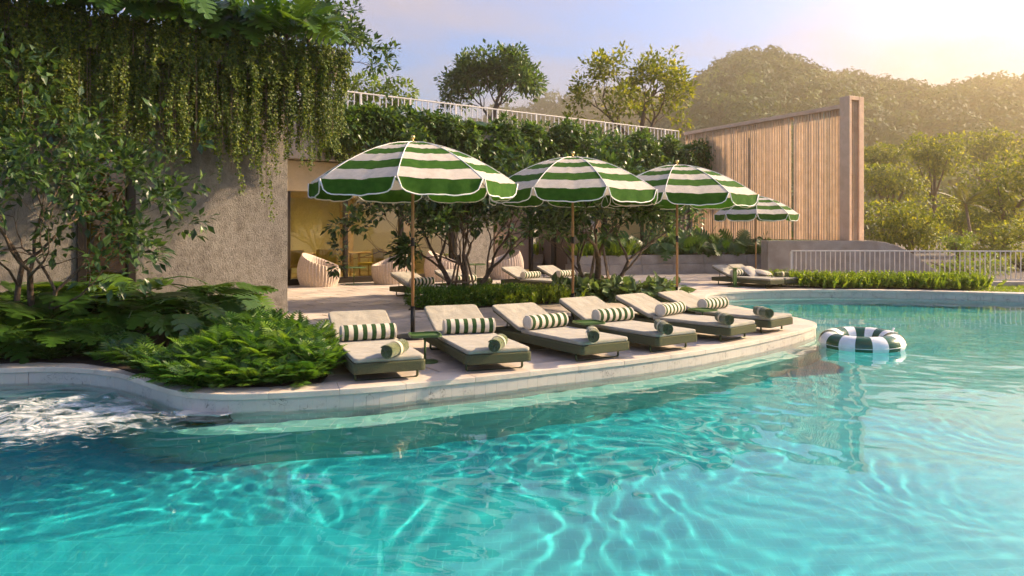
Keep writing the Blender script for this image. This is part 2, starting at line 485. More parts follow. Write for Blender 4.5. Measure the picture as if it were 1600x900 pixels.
# ================================================================== SETTING
# ---- pool outline
def catmull(pts, step=0.1):
    out = []
    for i in range(1, len(pts) - 2):
        p0, p1, p2, p3 = (np.array(p[:2], float) for p in pts[i - 1:i + 3])
        n = max(2, int(np.linalg.norm(p2 - p1) / step))
        for k in range(n):
            t = k / n
            out.append(0.5 * ((2 * p1) + (-p0 + p2) * t + (2 * p0 - 5 * p1 + 4 * p2 - p3) * t * t + (-p0 + 3 * p1 - 3 * p2 + p3) * t ** 3))
    out.append(np.array(pts[-2][:2], float))
    return out
edge_px = [(0, 577), (60, 575), (130, 577), (190, 585), (237, 600), (272, 611), (325, 617), (400, 617), (500, 612), (600, 605), (700, 595),
           (800, 585), (900, 573.5), (1000, 562), (1100, 548), (1180, 533.5), (1235, 521), (1264, 513), (1275, 507)]
ctrl = [(-12, 6.4), (-9.2, 6.9), (-7, 7.4)] + [tuple(at(*p)[:2]) for p in edge_px] + \
       [(4.66, 11.75), (4.45, 12.75), (4.10, 14.2), (4.05, 15.4), (4.75, 16.85), (6.9, 17.55), (9.2, 17.35), (11.4, 16.55), (14.5, 15.3), (17, 14)]
curve = catmull(ctrl)
# even resampling
cv = np.array(curve); seg = np.r_[0, np.cumsum(np.linalg.norm(np.diff(cv, axis=0), axis=1))]
nn = int(seg[-1] / 0.1)
ss = np.linspace(0, seg[-1], nn)
cv = np.c_[np.interp(ss, seg, cv[:, 0]), np.interp(ss, seg, cv[:, 1])]
tan = norm(np.gradient(cv, axis=0))
nor = np.c_[-tan[:, 1], tan[:, 0]]           # towards the deck (left of the running direction)
pool_poly = [tuple(p) for p in cv] + [(14.5, 1.5), (-9.2, 1.5)]

def in_poly(x, y, poly):
    r = False
    j = len(poly) - 1
    for i in range(len(poly)):
        xi, yi = poly[i]; xj, yj = poly[j]
        if (yi > y) != (yj > y) and x < (xj - xi) * (y - yi) / (yj - yi) + xi: r = not r
        j = i
    return r

# ---- ground: one sheet to the horizon with the pool cut out
rim = [tuple(p) for p in (cv + nor * 0.06)] + [(14.6, 1.45), (-9.3, 1.45)]
outer = [(-1200, -200), (1200, -200), (1200, 1500), (-1200, 1500)]
tri = tessellate_polygon([[Vector((*p, 0)) for p in outer], [Vector((*p, 0)) for p in rim]])
gv = [(*p, -0.045) for p in outer + rim]
gm = bpy.data.meshes.new('ground'); gm.from_pydata(gv, [], [tuple(t) for t in tri]); gm.materials.append(M['ground'])
for p in gm.polygons:
    if p.normal.z < 0: p.flip()
tag(place('ground', gm), kind='structure')

# ---- pool basin: floor and lining
FLOOR = -1.35
m_ = MB()
pf = MB().add([(-9.6, 1.3, FLOOR), (15, 1.3, FLOOR), (15, 18.6, FLOOR), (-9.6, 18.6, FLOOR)], [(0, 1, 2, 3)]).mesh('pool_floor', M['pool_tile'])
pool_floor = tag(place('pool_floor', pf), kind='structure')
wv, wf = [], []
ring = [tuple(p) for p in (cv + nor * 0.018)] + [(14.5, 1.5), (-9.2, 1.5)]
for i, p in enumerate(ring):
    wv += [(p[0], p[1], FLOOR - .05), (p[0], p[1], -0.03)]
nr = len(ring)
for i in range(nr):
    j = (i + 1) % nr
    wf.append((2 * i, 2 * i + 1, 2 * j + 1, 2 * j))
pw = bpy.data.meshes.new('pool_wall'); pw.from_pydata(wv, [], wf); pw.materials.append(M['pool_wall'])
pool_wall = tag(place('pool_wall', pw), kind='structure')
# raised ledge in the near corner, shallow
sm = MB()
led = [(-9.1, 4.05), (-6, 3.75), (-4, 3.95), (-2.6, 4.22), (-1.3, 4.52), (-.75, 4.3), (-.6, 3.4), (-.8, 2.4), (-1.0, 1.55), (-9.1, 1.55)][::-1]
sm.prism(led, FLOOR, -0.72)
ledge = tag(sm.build('pool_ledge', M['pool_tile'], bevel=.03), kind='structure')

# pale bench that follows the rim under water
bi = cv - nor * .34
bv, bf = [], []
for a, b_ in zip(cv, bi): bv += [(*a, -.52), (*b_, -.52), (*b_, FLOOR)]
for i in range(len(cv) - 1):
    a, b_ = 3 * i, 3 * i + 3
    bf += [(a, a + 1, b_ + 1, b_), (a + 1, a + 2, b_ + 2, b_ + 1)]
be = bpy.data.meshes.new('pool_bench'); be.from_pydata(bv, [], bf); be.materials.append(M['pool_bench'])
bench = tag(place('pool_bench', be), kind='structure')

# ---- edge tiles (one by one) and coping stones on the pool rim
tile_root = tag(empty('pool_edge', (0, 0, 0)), kind='structure')
tm = MB().box(-.0583, .0583, -.016, 0, -.30, -.012).mesh('edge_tile', M['edge_tile'])
tm2 = MB().box(-.1215, .1215, -.016, 0, -.30, -.012).mesh('edge_tile', M['edge_tile'])
lens = np.r_[0, np.cumsum(np.linalg.norm(np.diff(cv, axis=0), axis=1))]
s = 1.6
total = lens[-1]
while s < total - .8:
    x, y = np.interp(s, lens, cv[:, 0]), np.interp(s, lens, cv[:, 1])
    tx, ty = np.interp(s, lens, tan[:, 0]), np.interp(s, lens, tan[:, 1])
    far = y > 11.3
    if not far or y > 14.5 or x > 4.3:
        o = place('edge_tile', tm2 if far else tm, tile_root, M=Matrix.Translation((x, y, 0)) @ Matrix.Rotation(math.atan2(ty, tx), 4, 'Z') @ Matrix.Translation((0, .018, random.uniform(-.002, .002))))
    s += .247 if far else .118
s, i0 = 0.0, 0
while i0 < len(cv) - 2:
    i1 = min(len(cv) - 1, i0 + random.choice((6, 6, 7)))
    idx = np.linspace(i0, i1, 7)
    a = np.c_[np.interp(idx, range(len(cv)), cv[:, 0]), np.interp(idx, range(len(cv)), cv[:, 1])]
    n2 = np.c_[np.interp(idx, range(len(cv)), nor[:, 0]), np.interp(idx, range(len(cv)), nor[:, 1])]
    d = norm(a[-1] - a[0]) * .0012
    a[0] += d; a[-1] -= d
    inn = a - n2 * .012; out = a + n2 * .33
    poly = [tuple(p) for p in inn][::-1] + [tuple(p) for p in out]
    poly = poly[::-1]
    MB().prism(poly, -.04, .012 + random.uniform(-.001, .001)).build('coping_stone', M['coping'], tile_root, bevel=.004)
    i0 = i1

# ---- building axes
BA = R(36.5)
E = Vector((math.cos(BA), math.sin(BA), 0)); NO = Vector((math.sin(BA), -math.cos(BA), 0))
def frame(o):
    return Matrix(((E.x, NO.x, 0, o[0]), (E.y, NO.y, 0, o[1]), (0, 0, 1, 0), (0, 0, 0, 1)))
BLK = Vector((-3.75, 12.30, 0)); FAC = Vector((-5.82, 19.12, 0))
FB, FF = frame(BLK), frame(FAC)
def t_of(px, o):
    a = (px - CX) / FPX
    return (o.x - a * o.y) / (a * E.y - E.x)

# ---- deck paving, stone by stone
deck = tag(empty('deck', (0, 0, 0)), kind='structure')
def clip(poly, p, n):
    out = []
    for i in range(len(poly)):
        a, b_ = poly[i], poly[(i + 1) % len(poly)]
        da = (a[0] - p[0]) * n[0] + (a[1] - p[1]) * n[1]; db = (b_[0] - p[0]) * n[0] + (b_[1] - p[1]) * n[1]
        if da >= 0: out.append(a)
        if (da >= 0) != (db >= 0):
            t = da / (da - db); out.append((a[0] + (b_[0] - a[0]) * t, a[1] + (b_[1] - a[1]) * t))
    return out
off = cv + nor * .20
pav = []
PW, PL = .46, .92
e2, n2 = np.array((E.x, E.y)), np.array((-E.y, E.x))
row = -14
for row in range(-14, 52):
    for k in range(-14, 26):
        u = k * PL + (row * .37 % 1) * PL; v = row * PW
        c = e2 * (u + PL / 2) + n2 * (v + PW / 2)
        if c[1] > 27 or c[1] < 5.5 or c[0] < -9 or c[0] > 13: continue
        dF = (c[0] - FAC.x) * NO.x + (c[1] - FAC.y) * NO.y
        if dF < -.5: continue
        if c[0] > 9.5 and c[1] > 18.6: continue
        g = .0065
        ju = [random.uniform(-.012, .012) for _ in range(2)]
        poly = [tuple(e2 * (u + a) + n2 * (v + b_)) for a, b_ in ((g + ju[0], g), (PL - g + ju[1], g), (PL - g + ju[1], PW - g), (g + ju[0], PW - g))]
        ok = True
        if min(np.hypot(off[:, 0] - c[0], off[:, 1] - c[1])) < .75:
            for q in list(poly):
                i = int(np.argmin(np.hypot(off[:, 0] - q[0], off[:, 1] - q[1])))
                if (q[0] - off[i][0]) * nor[i][0] + (q[1] - off[i][1]) * nor[i][1] < 0:
                    poly = clip(poly, off[i], nor[i])
                    if len(poly) < 3: ok = False; break
        elif in_poly(c[0], c[1], pool_poly): ok = False
        if not ok or len(poly) < 3: continue
        pav.append((math.hypot(*c), poly, c))
def px_of(x, y, z):
    return CX + x / y * FPX, HY + (CAMZ - z) / y * FPX
def seen(c):
    px, py = px_of(c[0], c[1], 0)
    if not (370 < px < 1260): return False
    if px < 450 and py < 500: return False
    return True
pav.sort(key=lambda t: (not seen(t[2]), t[0]))
rest = MB()
for i, (d, poly, c) in enumerate(pav):
    z1 = random.uniform(-.0025, .0025)
    if i < 290:
        MB().prism([(p[0] - c[0], p[1] - c[1]) for p in poly], -.05, z1).build('paver', M['stone'], deck, bevel=.005, seg=1, loc=(c[0], c[1], 0))
    else:
        rest.prism(poly, -.05, z1)
tag(rest.build('paving', M['stone'], deck), kind='stuff')

# ---- water: a real rippled surface
X0, X1, Y0, Y1, ST = -9.3, 14.6, 1.4, 18.0, .038
gx = np.arange(X0, X1 + ST, ST); gy = np.arange(Y0, Y1 + ST, ST)
GX, GY = np.meshgrid(gx, gy)
def waves(X, Y, rg, n, l0, l1, spread=math.pi, main=0.0, k=1.0):
    Z = np.zeros_like(X)
    for _ in range(n):
        l = math.exp(rg.uniform(math.log(l0), math.log(l1)))
        a = main + rg.uniform(-spread, spread)
        kx, ky = math.cos(a) * 2 * math.pi / l, math.sin(a) * 2 * math.pi / l
        Z += l ** k * np.sin(kx * X + ky * Y + rg.uniform(0, 2 * math.pi))
    return Z / math.sqrt(n)
rw = np.random.default_rng(3)
wx = GX + .22 * waves(GX, GY, rw, 6, 1.2, 3.5, k=0); wy = GY + .22 * waves(GX, GY, rw, 6, 1.2, 3.5, k=0)
swell = waves(wx, wy, rw, 14, .9, 2.2, k=1.0) * .0022
mid = waves(wx, wy, rw, 40, .26, .7, k=1.0) * .0044
fine = waves(wx, wy, rw, 50, .12, .26, k=1.0) * .0052
def bump2(cx_, cy_, rx, ry):
    return np.exp(-(((GX - cx_) / rx) ** 2 + ((GY - cy_) / ry) ** 2))
choppy = .26 + 1.25 * bump2(.5, 6.3, 2.4, 1.9) + .35 * bump2(4.0, 9.0, 3.0, 2.0)
spa = bump2(-4.0, 6.2, 1.7, 1.2)
turb = np.abs(waves(wx * 1.3, wy * 1.3, rw, 30, .2, .9, k=.8)) * .045
WZ = -.155 + swell * (.5 + .5 * choppy) + mid * (choppy - .12) + fine * (.28 + .6 * choppy) + turb * spa
nx, ny = len(gx), len(gy)
V = np.c_[GX.ravel(), GY.ravel(), WZ.ravel()]
ii = np.arange(nx * ny).reshape(ny, nx)
F = np.c_[ii[:-1, :-1].ravel(), ii[:-1, 1:].ravel(), ii[1:, 1:].ravel(), ii[1:, :-1].ravel()]
# keep only cells over the basin
cc = np.c_[(GX[:-1, :-1] + ST / 2).ravel(), (GY[:-1, :-1] + ST / 2).ravel()]
PP = np.array(pool_poly)
inside = np.zeros(len(cc), bool)
j = len(PP) - 1
for i in range(len(PP)):
    xi, yi = PP[i]; xj, yj = PP[j]
    if yi != yj:
        cond = ((yi > cc[:, 1]) != (yj > cc[:, 1])) & (cc[:, 0] < (xj - xi) * (cc[:, 1] - yi) / (yj - yi) + xi)
        inside ^= cond
    j = i
# grow by two cells so that the surface reaches the wall
g = inside.reshape(ny - 1, nx - 1)
for _ in range(2):
    g2 = g.copy(); g2[1:] |= g[:-1]; g2[:-1] |= g[1:]; g2[:, 1:] |= g[:, :-1]; g2[:, :-1] |= g[:, 1:]; g = g2
F = F[g.ravel()]
used = np.unique(F); remap = -np.ones(len(V), int); remap[used] = np.arange(len(used))
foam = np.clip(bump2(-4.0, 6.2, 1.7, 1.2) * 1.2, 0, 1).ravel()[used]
m, N, L, b = new_mat('pool_water')
N.remove(b)
gl = N.new('ShaderNodeBsdfGlass'); gl.inputs['IOR'].default_value = 1.38; gl.inputs['Roughness'].default_value = 0.0
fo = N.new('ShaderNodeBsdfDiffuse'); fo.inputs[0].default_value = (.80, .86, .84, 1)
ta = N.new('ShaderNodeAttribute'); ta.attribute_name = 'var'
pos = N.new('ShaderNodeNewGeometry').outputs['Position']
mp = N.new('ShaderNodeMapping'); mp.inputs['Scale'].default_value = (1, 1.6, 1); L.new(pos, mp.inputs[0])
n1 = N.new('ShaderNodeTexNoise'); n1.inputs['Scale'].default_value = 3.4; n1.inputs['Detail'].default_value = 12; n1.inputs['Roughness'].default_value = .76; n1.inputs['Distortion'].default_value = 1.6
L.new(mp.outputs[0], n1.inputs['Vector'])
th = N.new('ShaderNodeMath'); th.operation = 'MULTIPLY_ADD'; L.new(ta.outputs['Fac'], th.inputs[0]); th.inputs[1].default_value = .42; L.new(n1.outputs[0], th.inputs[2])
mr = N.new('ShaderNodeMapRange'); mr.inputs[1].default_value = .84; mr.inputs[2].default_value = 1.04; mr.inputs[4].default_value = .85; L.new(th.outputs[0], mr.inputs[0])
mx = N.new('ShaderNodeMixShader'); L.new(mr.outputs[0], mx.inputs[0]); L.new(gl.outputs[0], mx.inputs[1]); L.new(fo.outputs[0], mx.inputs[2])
L.new(mx.outputs[0], N['Material Output'].inputs['Surface'])
M['water'] = m
water = tag(place('water', np_mesh('water', V[used], remap[F], m, var=foam, smooth=True)), kind='structure')
for o in (pool_floor, pool_wall, ledge, bench): o.cycles.is_caustics_receiver = True
water.cycles.is_caustics_caster = True
sun_d.cycles.is_caustics_light = True

# ================================================================== BUILDING
bld = empty('pavilion_building', BLK)
tag(bld, 'low pavilion of scratched concrete and amber glass under planted roof edges', 'building')
INV = Matrix.Translation(-BLK)
def bpart(name, mat, boxes, fr, parent=None, bevel=.006):
    mb = MB()
    for bx in boxes: mb.box(*bx, M=INV @ fr)
    return mb.build(name, mat, parent or bld, bevel=bevel)
tA, tB, tC, tD = (t_of(p, BLK) for p in (212, 200, 135, 120))
bpart('wall', M['stucco'], [(tA, 0, -.35, 0, -.05, 4.05)], FB)
bpart('wall', M['stucco'], [(-9, tD, -.35, 0, -.05, 4.05)], FB)
bpart('lintel', M['stucco'], [(tD + .002, tA - .002, -.35, -.01, 2.62, 4.05)], FB)
bpart('window_post', M['dark_metal'], [(tB, tA - .003, -.22, .03, -.05, 2.615)], FB)
bpart('window_post', M['dark_metal'], [(tD + .003, tC, -.22, .03, -.05, 2.615)], FB)
bpart('pane', M['bronze_glass'], [(tC + .003, tB - .003, -.12, -.10, 0.02, 2.61)], FB, bevel=0)
bpart('inner_wall', M['interior'], [(-9, -.3, -3.6, -3.4, 0, 3.9)], FB)
bpart('inner_floor', M['inner_floor'], [(-9, -.3, -3.39, -.36, -.04, .01)], FB)
bpart('return_wall', M['stucco'], [(-.34, -.02, -6.5, -.36, -.05, 4.04)], FB)
bpart('roof_slab', M['concrete'], [(-9, .72, -7, .30, 4.06, 4.2)], FB)
bpart('planter_box', M['concrete'], [(-9, .74, .31, .62, 3.95, 4.36), (-9, .74, -.30, .0, 4.21, 4.36)], FB)
bpart('planter_soil', M['soil'], [(-8.98, .72, .0, .305, 4.21, 4.32)], FB)
# back facade
def tf(px): return t_of(px, FAC)
segs = [(448, 540, 'glass'), (540, 627, 'glass'), (627, 706, 'glass'), (708, 770, 'concrete'), (771, 829, 'brown_panel'), (831, 866, 'glass'),
        (906, 946, 'glass'), (946, 1003, 'amber'), (1003, 1047, 'amber'), (1048, 1080, 'purple'), (1095, 1133, 'purple')]
for a, b_, k in segs:
    t0, t1 = tf(a) + .06, tf(b_) - .06
    if k == 'glass':
        bpart('pane', M['glass'], [(t0, t1, -.06, -.03, .17, 2.44)], FF, bevel=0)
    elif k == 'concrete':
        bpart('pier', M['stucco'], [(t0, t1, -.3, .12, -.05, 2.44)], FF)
    else:
        bpart('panel', M[k], [(t0, t1, -.12, -.02, .17, 2.44)], FF)
for px in (450, 540, 627, 706, 830, 866, 946, 1003, 1047):
    t = tf(px)
    bpart('mullion', M['dark_metal'], [(t - .05, t + .05, -.1, .05, .165, 2.445)], FF)
bpart('pier', M['brown_panel'], [(tf(868) + .05, tf(886), -.3, .9, -.05, 2.44)], FF)
bpart('pier', M['stucco'], [(tf(886) + .004, tf(905), -.3, .82, -.05, 2.43)], FF)
bpart('post', M['white_metal'], [(tf(1081), tf(1085), -.1, .02, 0, 2.44)], FF)
bpart('post', M['white_metal'], [(tf(1135), tf(1142), -.1, .02, 0, 2.44)], FF)
bpart('plinth', M['dark_metal'], [(-3, tf(706), -.12, .03, -.05, .16), (tf(830), tf(866), -.12, .03, -.05, .16), (tf(906), 17.3, -.12, .03, -.05, .16)], FF)
bpart('fascia', M['cream_wall'], [(-3, 16.6, -.28, .10, 2.46, 3.25)], FF)
bpart('roof_slab', M['concrete'], [(-3, 16.6, -8, .25, 4.02, 4.19)], FF)
bpart('planter_box', M['concrete'], [(-3, 16.6, .26, .55, 3.26, 4.30), (-3, 16.6, -.3, .0, 4.195, 4.30)], FF)
bpart('planter_soil', M['soil'], [(-3, 16.58, .0, .255, 4.2, 4.27)], FF)
bpart('back_wall', M['interior'], [(-3, 17, -5.3, -5.1, 0, 4.0)], FF)
bpart('inner_floor', M['inner_floor'], [(-3, 17, -5.09, -.13, -.04, .012)], FF)
bpart('ceiling', M['cream_wall'], [(-3, 17, -5.09, -.3, 2.5, 2.6)], FF)
bpart('end_wall', M['cream_wall'], [(16.8, 17.0, -5.09, -.13, .013, 2.49)], FF)
for k in range(4):
    t = 1.2 + k * 2.2
    bpart('inner_column', M['oak'], [(t, t + .35, -4.6, -4.25, .013, 2.49)], FF)

# ---- unseen lamps added inside the lounge to brighten it
lm_m, N, L, b = new_mat('fill_lamp_glow')
b.inputs['Base Color'].default_value = (.9, .8, .5, 1); b.inputs['Emission Color'].default_value = (1, .80, .44, 1); b.inputs['Emission Strength'].default_value = 45
fill_lamp_at = [(.6, -2.4, 'over the leftmost window bay'), (2.4, -2.4, 'over the second window bay'), (4.3, -2.4, 'over the third window bay'), (8.2, -2.2, 'behind the narrow pane by the pier'), (10.6, -2.2, 'behind the pane above the planter')]
for t, d, wh in fill_lamp_at:
    p = FF @ Vector((t, d, 0))
    r = tag(empty('fill_lamp', (p.x, p.y, 2.49)), 'round warm fill lamp added inside the lounge ' + wh, 'lamp', 'added fill lamps inside the lounge')
    MB().lathe([(.19, -.06), (.20, -.05), (.20, 0), (.001, 0)], 24).build('rim', M['white_metal'], r)
    MB().lathe([(.001, -.075), (.12, -.072), (.185, -.061)], 24).build('diffuser', lm_m, r, smooth=True)

# ---- railings, each bar its own piece
def railing(name, label, p0, p1, z0, z1, n, bar=.018, rail=.03, mat=None, posts=8, low=True):
    mat = mat or M['white_metal']
    p0, p1 = Vector(p0), Vector(p1)
    r = tag(empty(name, p0), label, 'railing')
    d = p1 - p0; ln = d.length; a = math.atan2(d.y, d.x)
    Mr = Matrix.Rotation(a, 4, 'Z')
    MB().box(0, ln, -rail, rail, z1 - .035, z1, M=Mr).build('top_rail', mat, r, bevel=.006)
    if low: MB().box(0, ln, -rail * .6, rail * .6, z0 + .05, z0 + .075, M=Mr).build('bottom_rail', mat, r)
    bm = MB().box(-bar / 2, bar / 2, -bar, bar, z0 + .076, z1 - .036).mesh('bar', mat)
    pm = MB().box(-.025, .025, -.03, .03, z0, z1 - .036).mesh('post', mat)
    for k in range(n + 1):
        p = Mr @ Vector((ln * k / n, 0, 0))
        place('post' if k % posts == 0 else 'bar', pm if k % posts == 0 else bm, r, M=Matrix.Translation(p) @ Mr)
    return r
q0 = FF @ Vector((-1.0, -.15, 0)); q1 = FF @ Vector((tf(1065), -.15, 0))
railing('roof_railing', 'long white railing along the planted roof edge behind the umbrellas', q0, q1, 4.2, 5.27, 84)
q0 = FB @ Vector((-5.2, -1.9, 0)); q1 = FB @ Vector((t_of(432, BLK + NO * -1.9), -1.9, 0))
railing('roof_railing', 'short white railing at the top left above the hanging vines', q0, q1, 4.2, 6.02, 26)
railing('garden_railing', 'pale metal railing at right behind the low hedge beyond the pool', (7.78, 20.5, 0), (15.7, 19.9, 0), .02, .88, 60, bar=.016, rail=.02, posts=60, mat=M['beige_metal'])

# ---- concrete planter in front of the facade and the ramped wall under the timber screen
pl = tag(empty('raised_planter', (2, 23.2, 0)), 'long grey concrete planter wall with a step in front of the facade', 'planter')
pts = [(1.75, 24.0), (2.0, 23.2), (6.4, 24.45), (9.4, 24.9)]
ox = Vector((2, 23.2, 0))
for i in range(len(pts) - 1):
    a, b_ = Vector((*pts[i], 0)), Vector((*pts[i + 1], 0))
    d = (b_ - a); ln = d.length; Mr = Matrix.Translation(a - ox) @ Matrix.Rotation(math.atan2(d.y, d.x), 4, 'Z')
    k = max(1, round(ln / 1.3))
    for q in range(k):
        MB().box(ln * q / k + .004, ln * (q + 1) / k - .004, -.02, .14, -.05, .33, M=Mr).build('wall_block', M['concrete'], pl, bevel=.01)
        MB().box(ln * q / k + .004, ln * (q + 1) / k - .004, .05, .28, .331, .62, M=Mr).build('wall_block', M['concrete'], pl, bevel=.01)
MB().prism([(1.9 - 2, 24.3 - 23.2), (2.1 - 2, .35), (4.4, 1.55), (7.4, 2.0), (8, 5.0), (2, 3.6)], 0, .58).build('planter_soil', M['soil'], pl)

rw_ = tag(empty('ramped_wall', (10.6, 22.3, 0)), 'grey concrete wall curving down to the right below the timber screen', 'wall')
prof = [(-2.9, -.05), (-2.9, 1.12), (.25, 1.12), (.6, 1.08), (.95, .99), (1.3, .83), (1.6, .64), (1.9, .42), (2.2, .2), (2.45, .04), (2.5, -.05)]
mb = MB(); n = len(prof)
mb.add([(x, -.15, z) for x, z in prof] + [(x, .45, z) for x, z in prof], [tuple(range(n))[::-1], tuple(range(n, 2 * n))] + [(i, (i + 1) % n, n + (i + 1) % n, n + i) for i in range(n)])
mb.f = [tuple(reversed(f)) for f in mb.f]
mb.build('wall_body', M['concrete'], rw_, bevel=.015)

# ---- timber screen
A, B = Vector((6.9, 29.0, 0)), Vector((10.22, 22.62, 0))
sx = (B - A).normalized(); ln = (B - A).length
Ms = Matrix(((sx.x, -sx.y, 0, 0), (sx.y, sx.x, 0, 0), (0, 0, 1, 0), (0, 0, 0, 1)))
scr = tag(empty('timber_screen', A), 'tall wall of upright timber fins with a framed end column', 'screen wall')
n = 72
Z0, Z1 = 1.125, 5.16
fm = [MB().box(-w / 2, w / 2, -.10, 0, Z0, Z1).mesh('fin', M['timber']) for w in (.032, .042, .06)]
for k in range(n):
    if random.random() < .012: continue
    w = random.choices((0, 1, 2), (5, 3, 1))[0]
    place('fin', fm[w], scr, M=Matrix.Translation(Ms @ Vector(((k + .5) * ln / n, -.02 + random.uniform(-.02, .02), 0))) @ Ms)
MB().box(0, ln, -.18, .30, Z1 + .002, 5.29, M=Ms).build('top_rail', M['timber_dark'], scr, bevel=.01)
for z in (Z0,):
    MB().box(0, ln, .03, .10, z, z + .07, M=Ms).build('back_rail', M['timber_back'], scr)
for u, w_, za_, zb_ in ((.47, .10, 2.2, 4.75),):
    MB().box(ln * u, ln * u + w_, .005, .028, za_, zb_, M=Ms).build('infill_panel', M['timber_dark'], scr)
MB().box(0, ln, -.3, .45, -.05, Z0 - .102, M=Ms).build('plinth', M['concrete'], scr)
for (a, b_) in ((-.24, -.14), (.20, .42)):
    MB().box(ln + .003, ln + .36, a, b_, Z0 - .003, 5.50, M=Ms).build('column_side', M['timber_dark'], scr, bevel=.01)
MB().box(ln + .003, ln + .36, -.158, .198, 5.38, 5.499, M=Ms).build('column_top', M['timber_dark'], scr, bevel=.01)
MB().box(ln + .01, ln + .20, -.157, .197, Z0, 5.378, M=Ms).build('column_core', M['timber_dark'], scr)
for k in range(5):
    y = -.12 + k * .065
    MB().box(ln + .205, ln + .29, y, y + .03, Z0, 5.376, M=Ms).build('fin', M['timber'], scr)
# brace and kerb
kb = MB().box(-.1, 4.5, -.15, .15, -.05, .12).build('garden_kerb', M['concrete'], loc=(11.55, 18.9, 0), bevel=.01)
tag(kb, 'low concrete kerb at the far right below the railing', 'kerb')

# ================================================================== FURNITURE
LL, LW = 1.86, .70
def rbox(x0, x1, y0, y1, z0, z1, r, mi=0, n=4):
    """box with rounded upright edges as a prism outline"""
    pts = []
    for (cx_, cy_, a0) in ((x1 - r, y1 - r, 0), (x0 + r, y1 - r, 90), (x0 + r, y0 + r, 180), (x1 - r, y0 + r, 270)):
        for k in range(n + 1):
            a = R(a0 + 90 * k / n); pts.append((cx_ + r * math.cos(a), cy_ + r * math.sin(a)))
    return pts
def make_lounger(name, width=LW, back=22.0):
    """foot end at y=0, head end at y=LL, left edge at x=0"""
    r = empty(name)
    w = width
    MB().prism(rbox(0, w, 0, LL, 0, 0, .05), .10, .20).build('frame', M['olive'], r, bevel=.012)
    mt = MB().prism(rbox(.015, w - .015, .012, 1.20, 0, 0, .045), .201, .247).build('mattress', M['cushion'], r, bevel=.016, seg=3)
    h, a = 1.215, R(back)
    Mb = Matrix.Translation((0, h, .212)) @ Matrix.Rotation(a, 4, 'X')
    MB().prism(rbox(.015, w - .015, 0, .70, 0, 0, .055), 0, .05).build('back_cushion', M['cushion'], r, bevel=.018, seg=3, M=Mb)
    MB().prism(rbox(.03, w - .03, .01, .685, 0, 0, .05), -.022, -.002).build('back_panel', M['olive_metal'], r, bevel=.004, M=Mb)
    for sgn in (.16, w - .16):
        p0 = Mb @ Vector((sgn, .50, -.02)); p1 = Vector((sgn, LL - .16, .19))
        MB().tube([p0, p1], .008, 6).build('strut', M['olive_metal'], r, smooth=True)
    for y in (.16, LL - .22):
        pts = [(.05, y, .11), (.05, y, .03), (.065, y, .014), (.09, y, .008), (w - .09, y, .008), (w - .065, y, .014), (w - .05, y, .03), (w - .05, y, .11)]
        MB().tube(pts, .013, 6).build('sled_leg', M['olive_metal'], r, smooth=True)
    return r
def make_bolster(name, length=.60, rad=.086, nst=6):
    """axis along x, lying on z=0"""
    r = empty(name)
    mb = MB()
    xs = [-length / 2 + .0] ; n = 20
    prof = [(-length / 2, 0.0, 1)]
    bands = []
    cap = .03
    body = length - 2 * cap
    m_ = 2 * nst
    vs, fs, mi = [], [], []
    ring_x = [-length / 2, -length / 2 + .004, -length / 2 + .014, -length / 2 + cap]
    ring_r = [rad * .55, rad * .86, rad * .97, rad]
    mats = [1, 1, 1]
    for k in range(m_ - 1):
        for q in (0.5, 1.0):
            ring_x.append(-length / 2 + cap + body * (k + q) / (m_ - 1)); ring_r.append(rad * (1.0 if q == .5 else .985)); mats.append(0 if k % 2 == 0 else 1)
    for a, b_ in ((length / 2 - .014, .97), (length / 2 - .004, .86), (length / 2, .55)):
        ring_x.append(a); ring_r.append(rad * b_); mats.append(1)
    for x, rr in zip(ring_x, ring_r):
        for k in range(n):
            t = 2 * math.pi * k / n
            wob = 1 + random.uniform(-.012, .012)
            zz = rad + rr * wob * math.sin(t)
            vs.append((x, rr * wob * math.cos(t), max(zz, .004 if zz < .01 else zz)))
    for i in range(len(ring_x) - 1):
        for k in range(n):
            fs.append((i * n + k, (i + 1) * n + k, (i + 1) * n + (k + 1) % n, i * n + (k + 1) % n)); mi.append(mats[i])
    fs.append(tuple(range(n))); mi.append(1)
    fs.append(tuple((len(ring_x) - 1) * n + k for k in range(n - 1, -1, -1))); mi.append(1)
    mb.v, mb.f, mb.m = vs, fs, mi
    mb.build('cover', [M['bol_green'], M['bol_cream']], r, smooth=True)
    for sg in (-1, 1):
        MB().tube([(sg * (length / 2 - .012), rad * .95 * math.cos(t), rad + rad * .95 * math.sin(t)) for t in np.linspace(0, 2 * math.pi, 17)], .005, 5, cap=False).build('piping', M['bol_cream'], r, smooth=True)
    return r
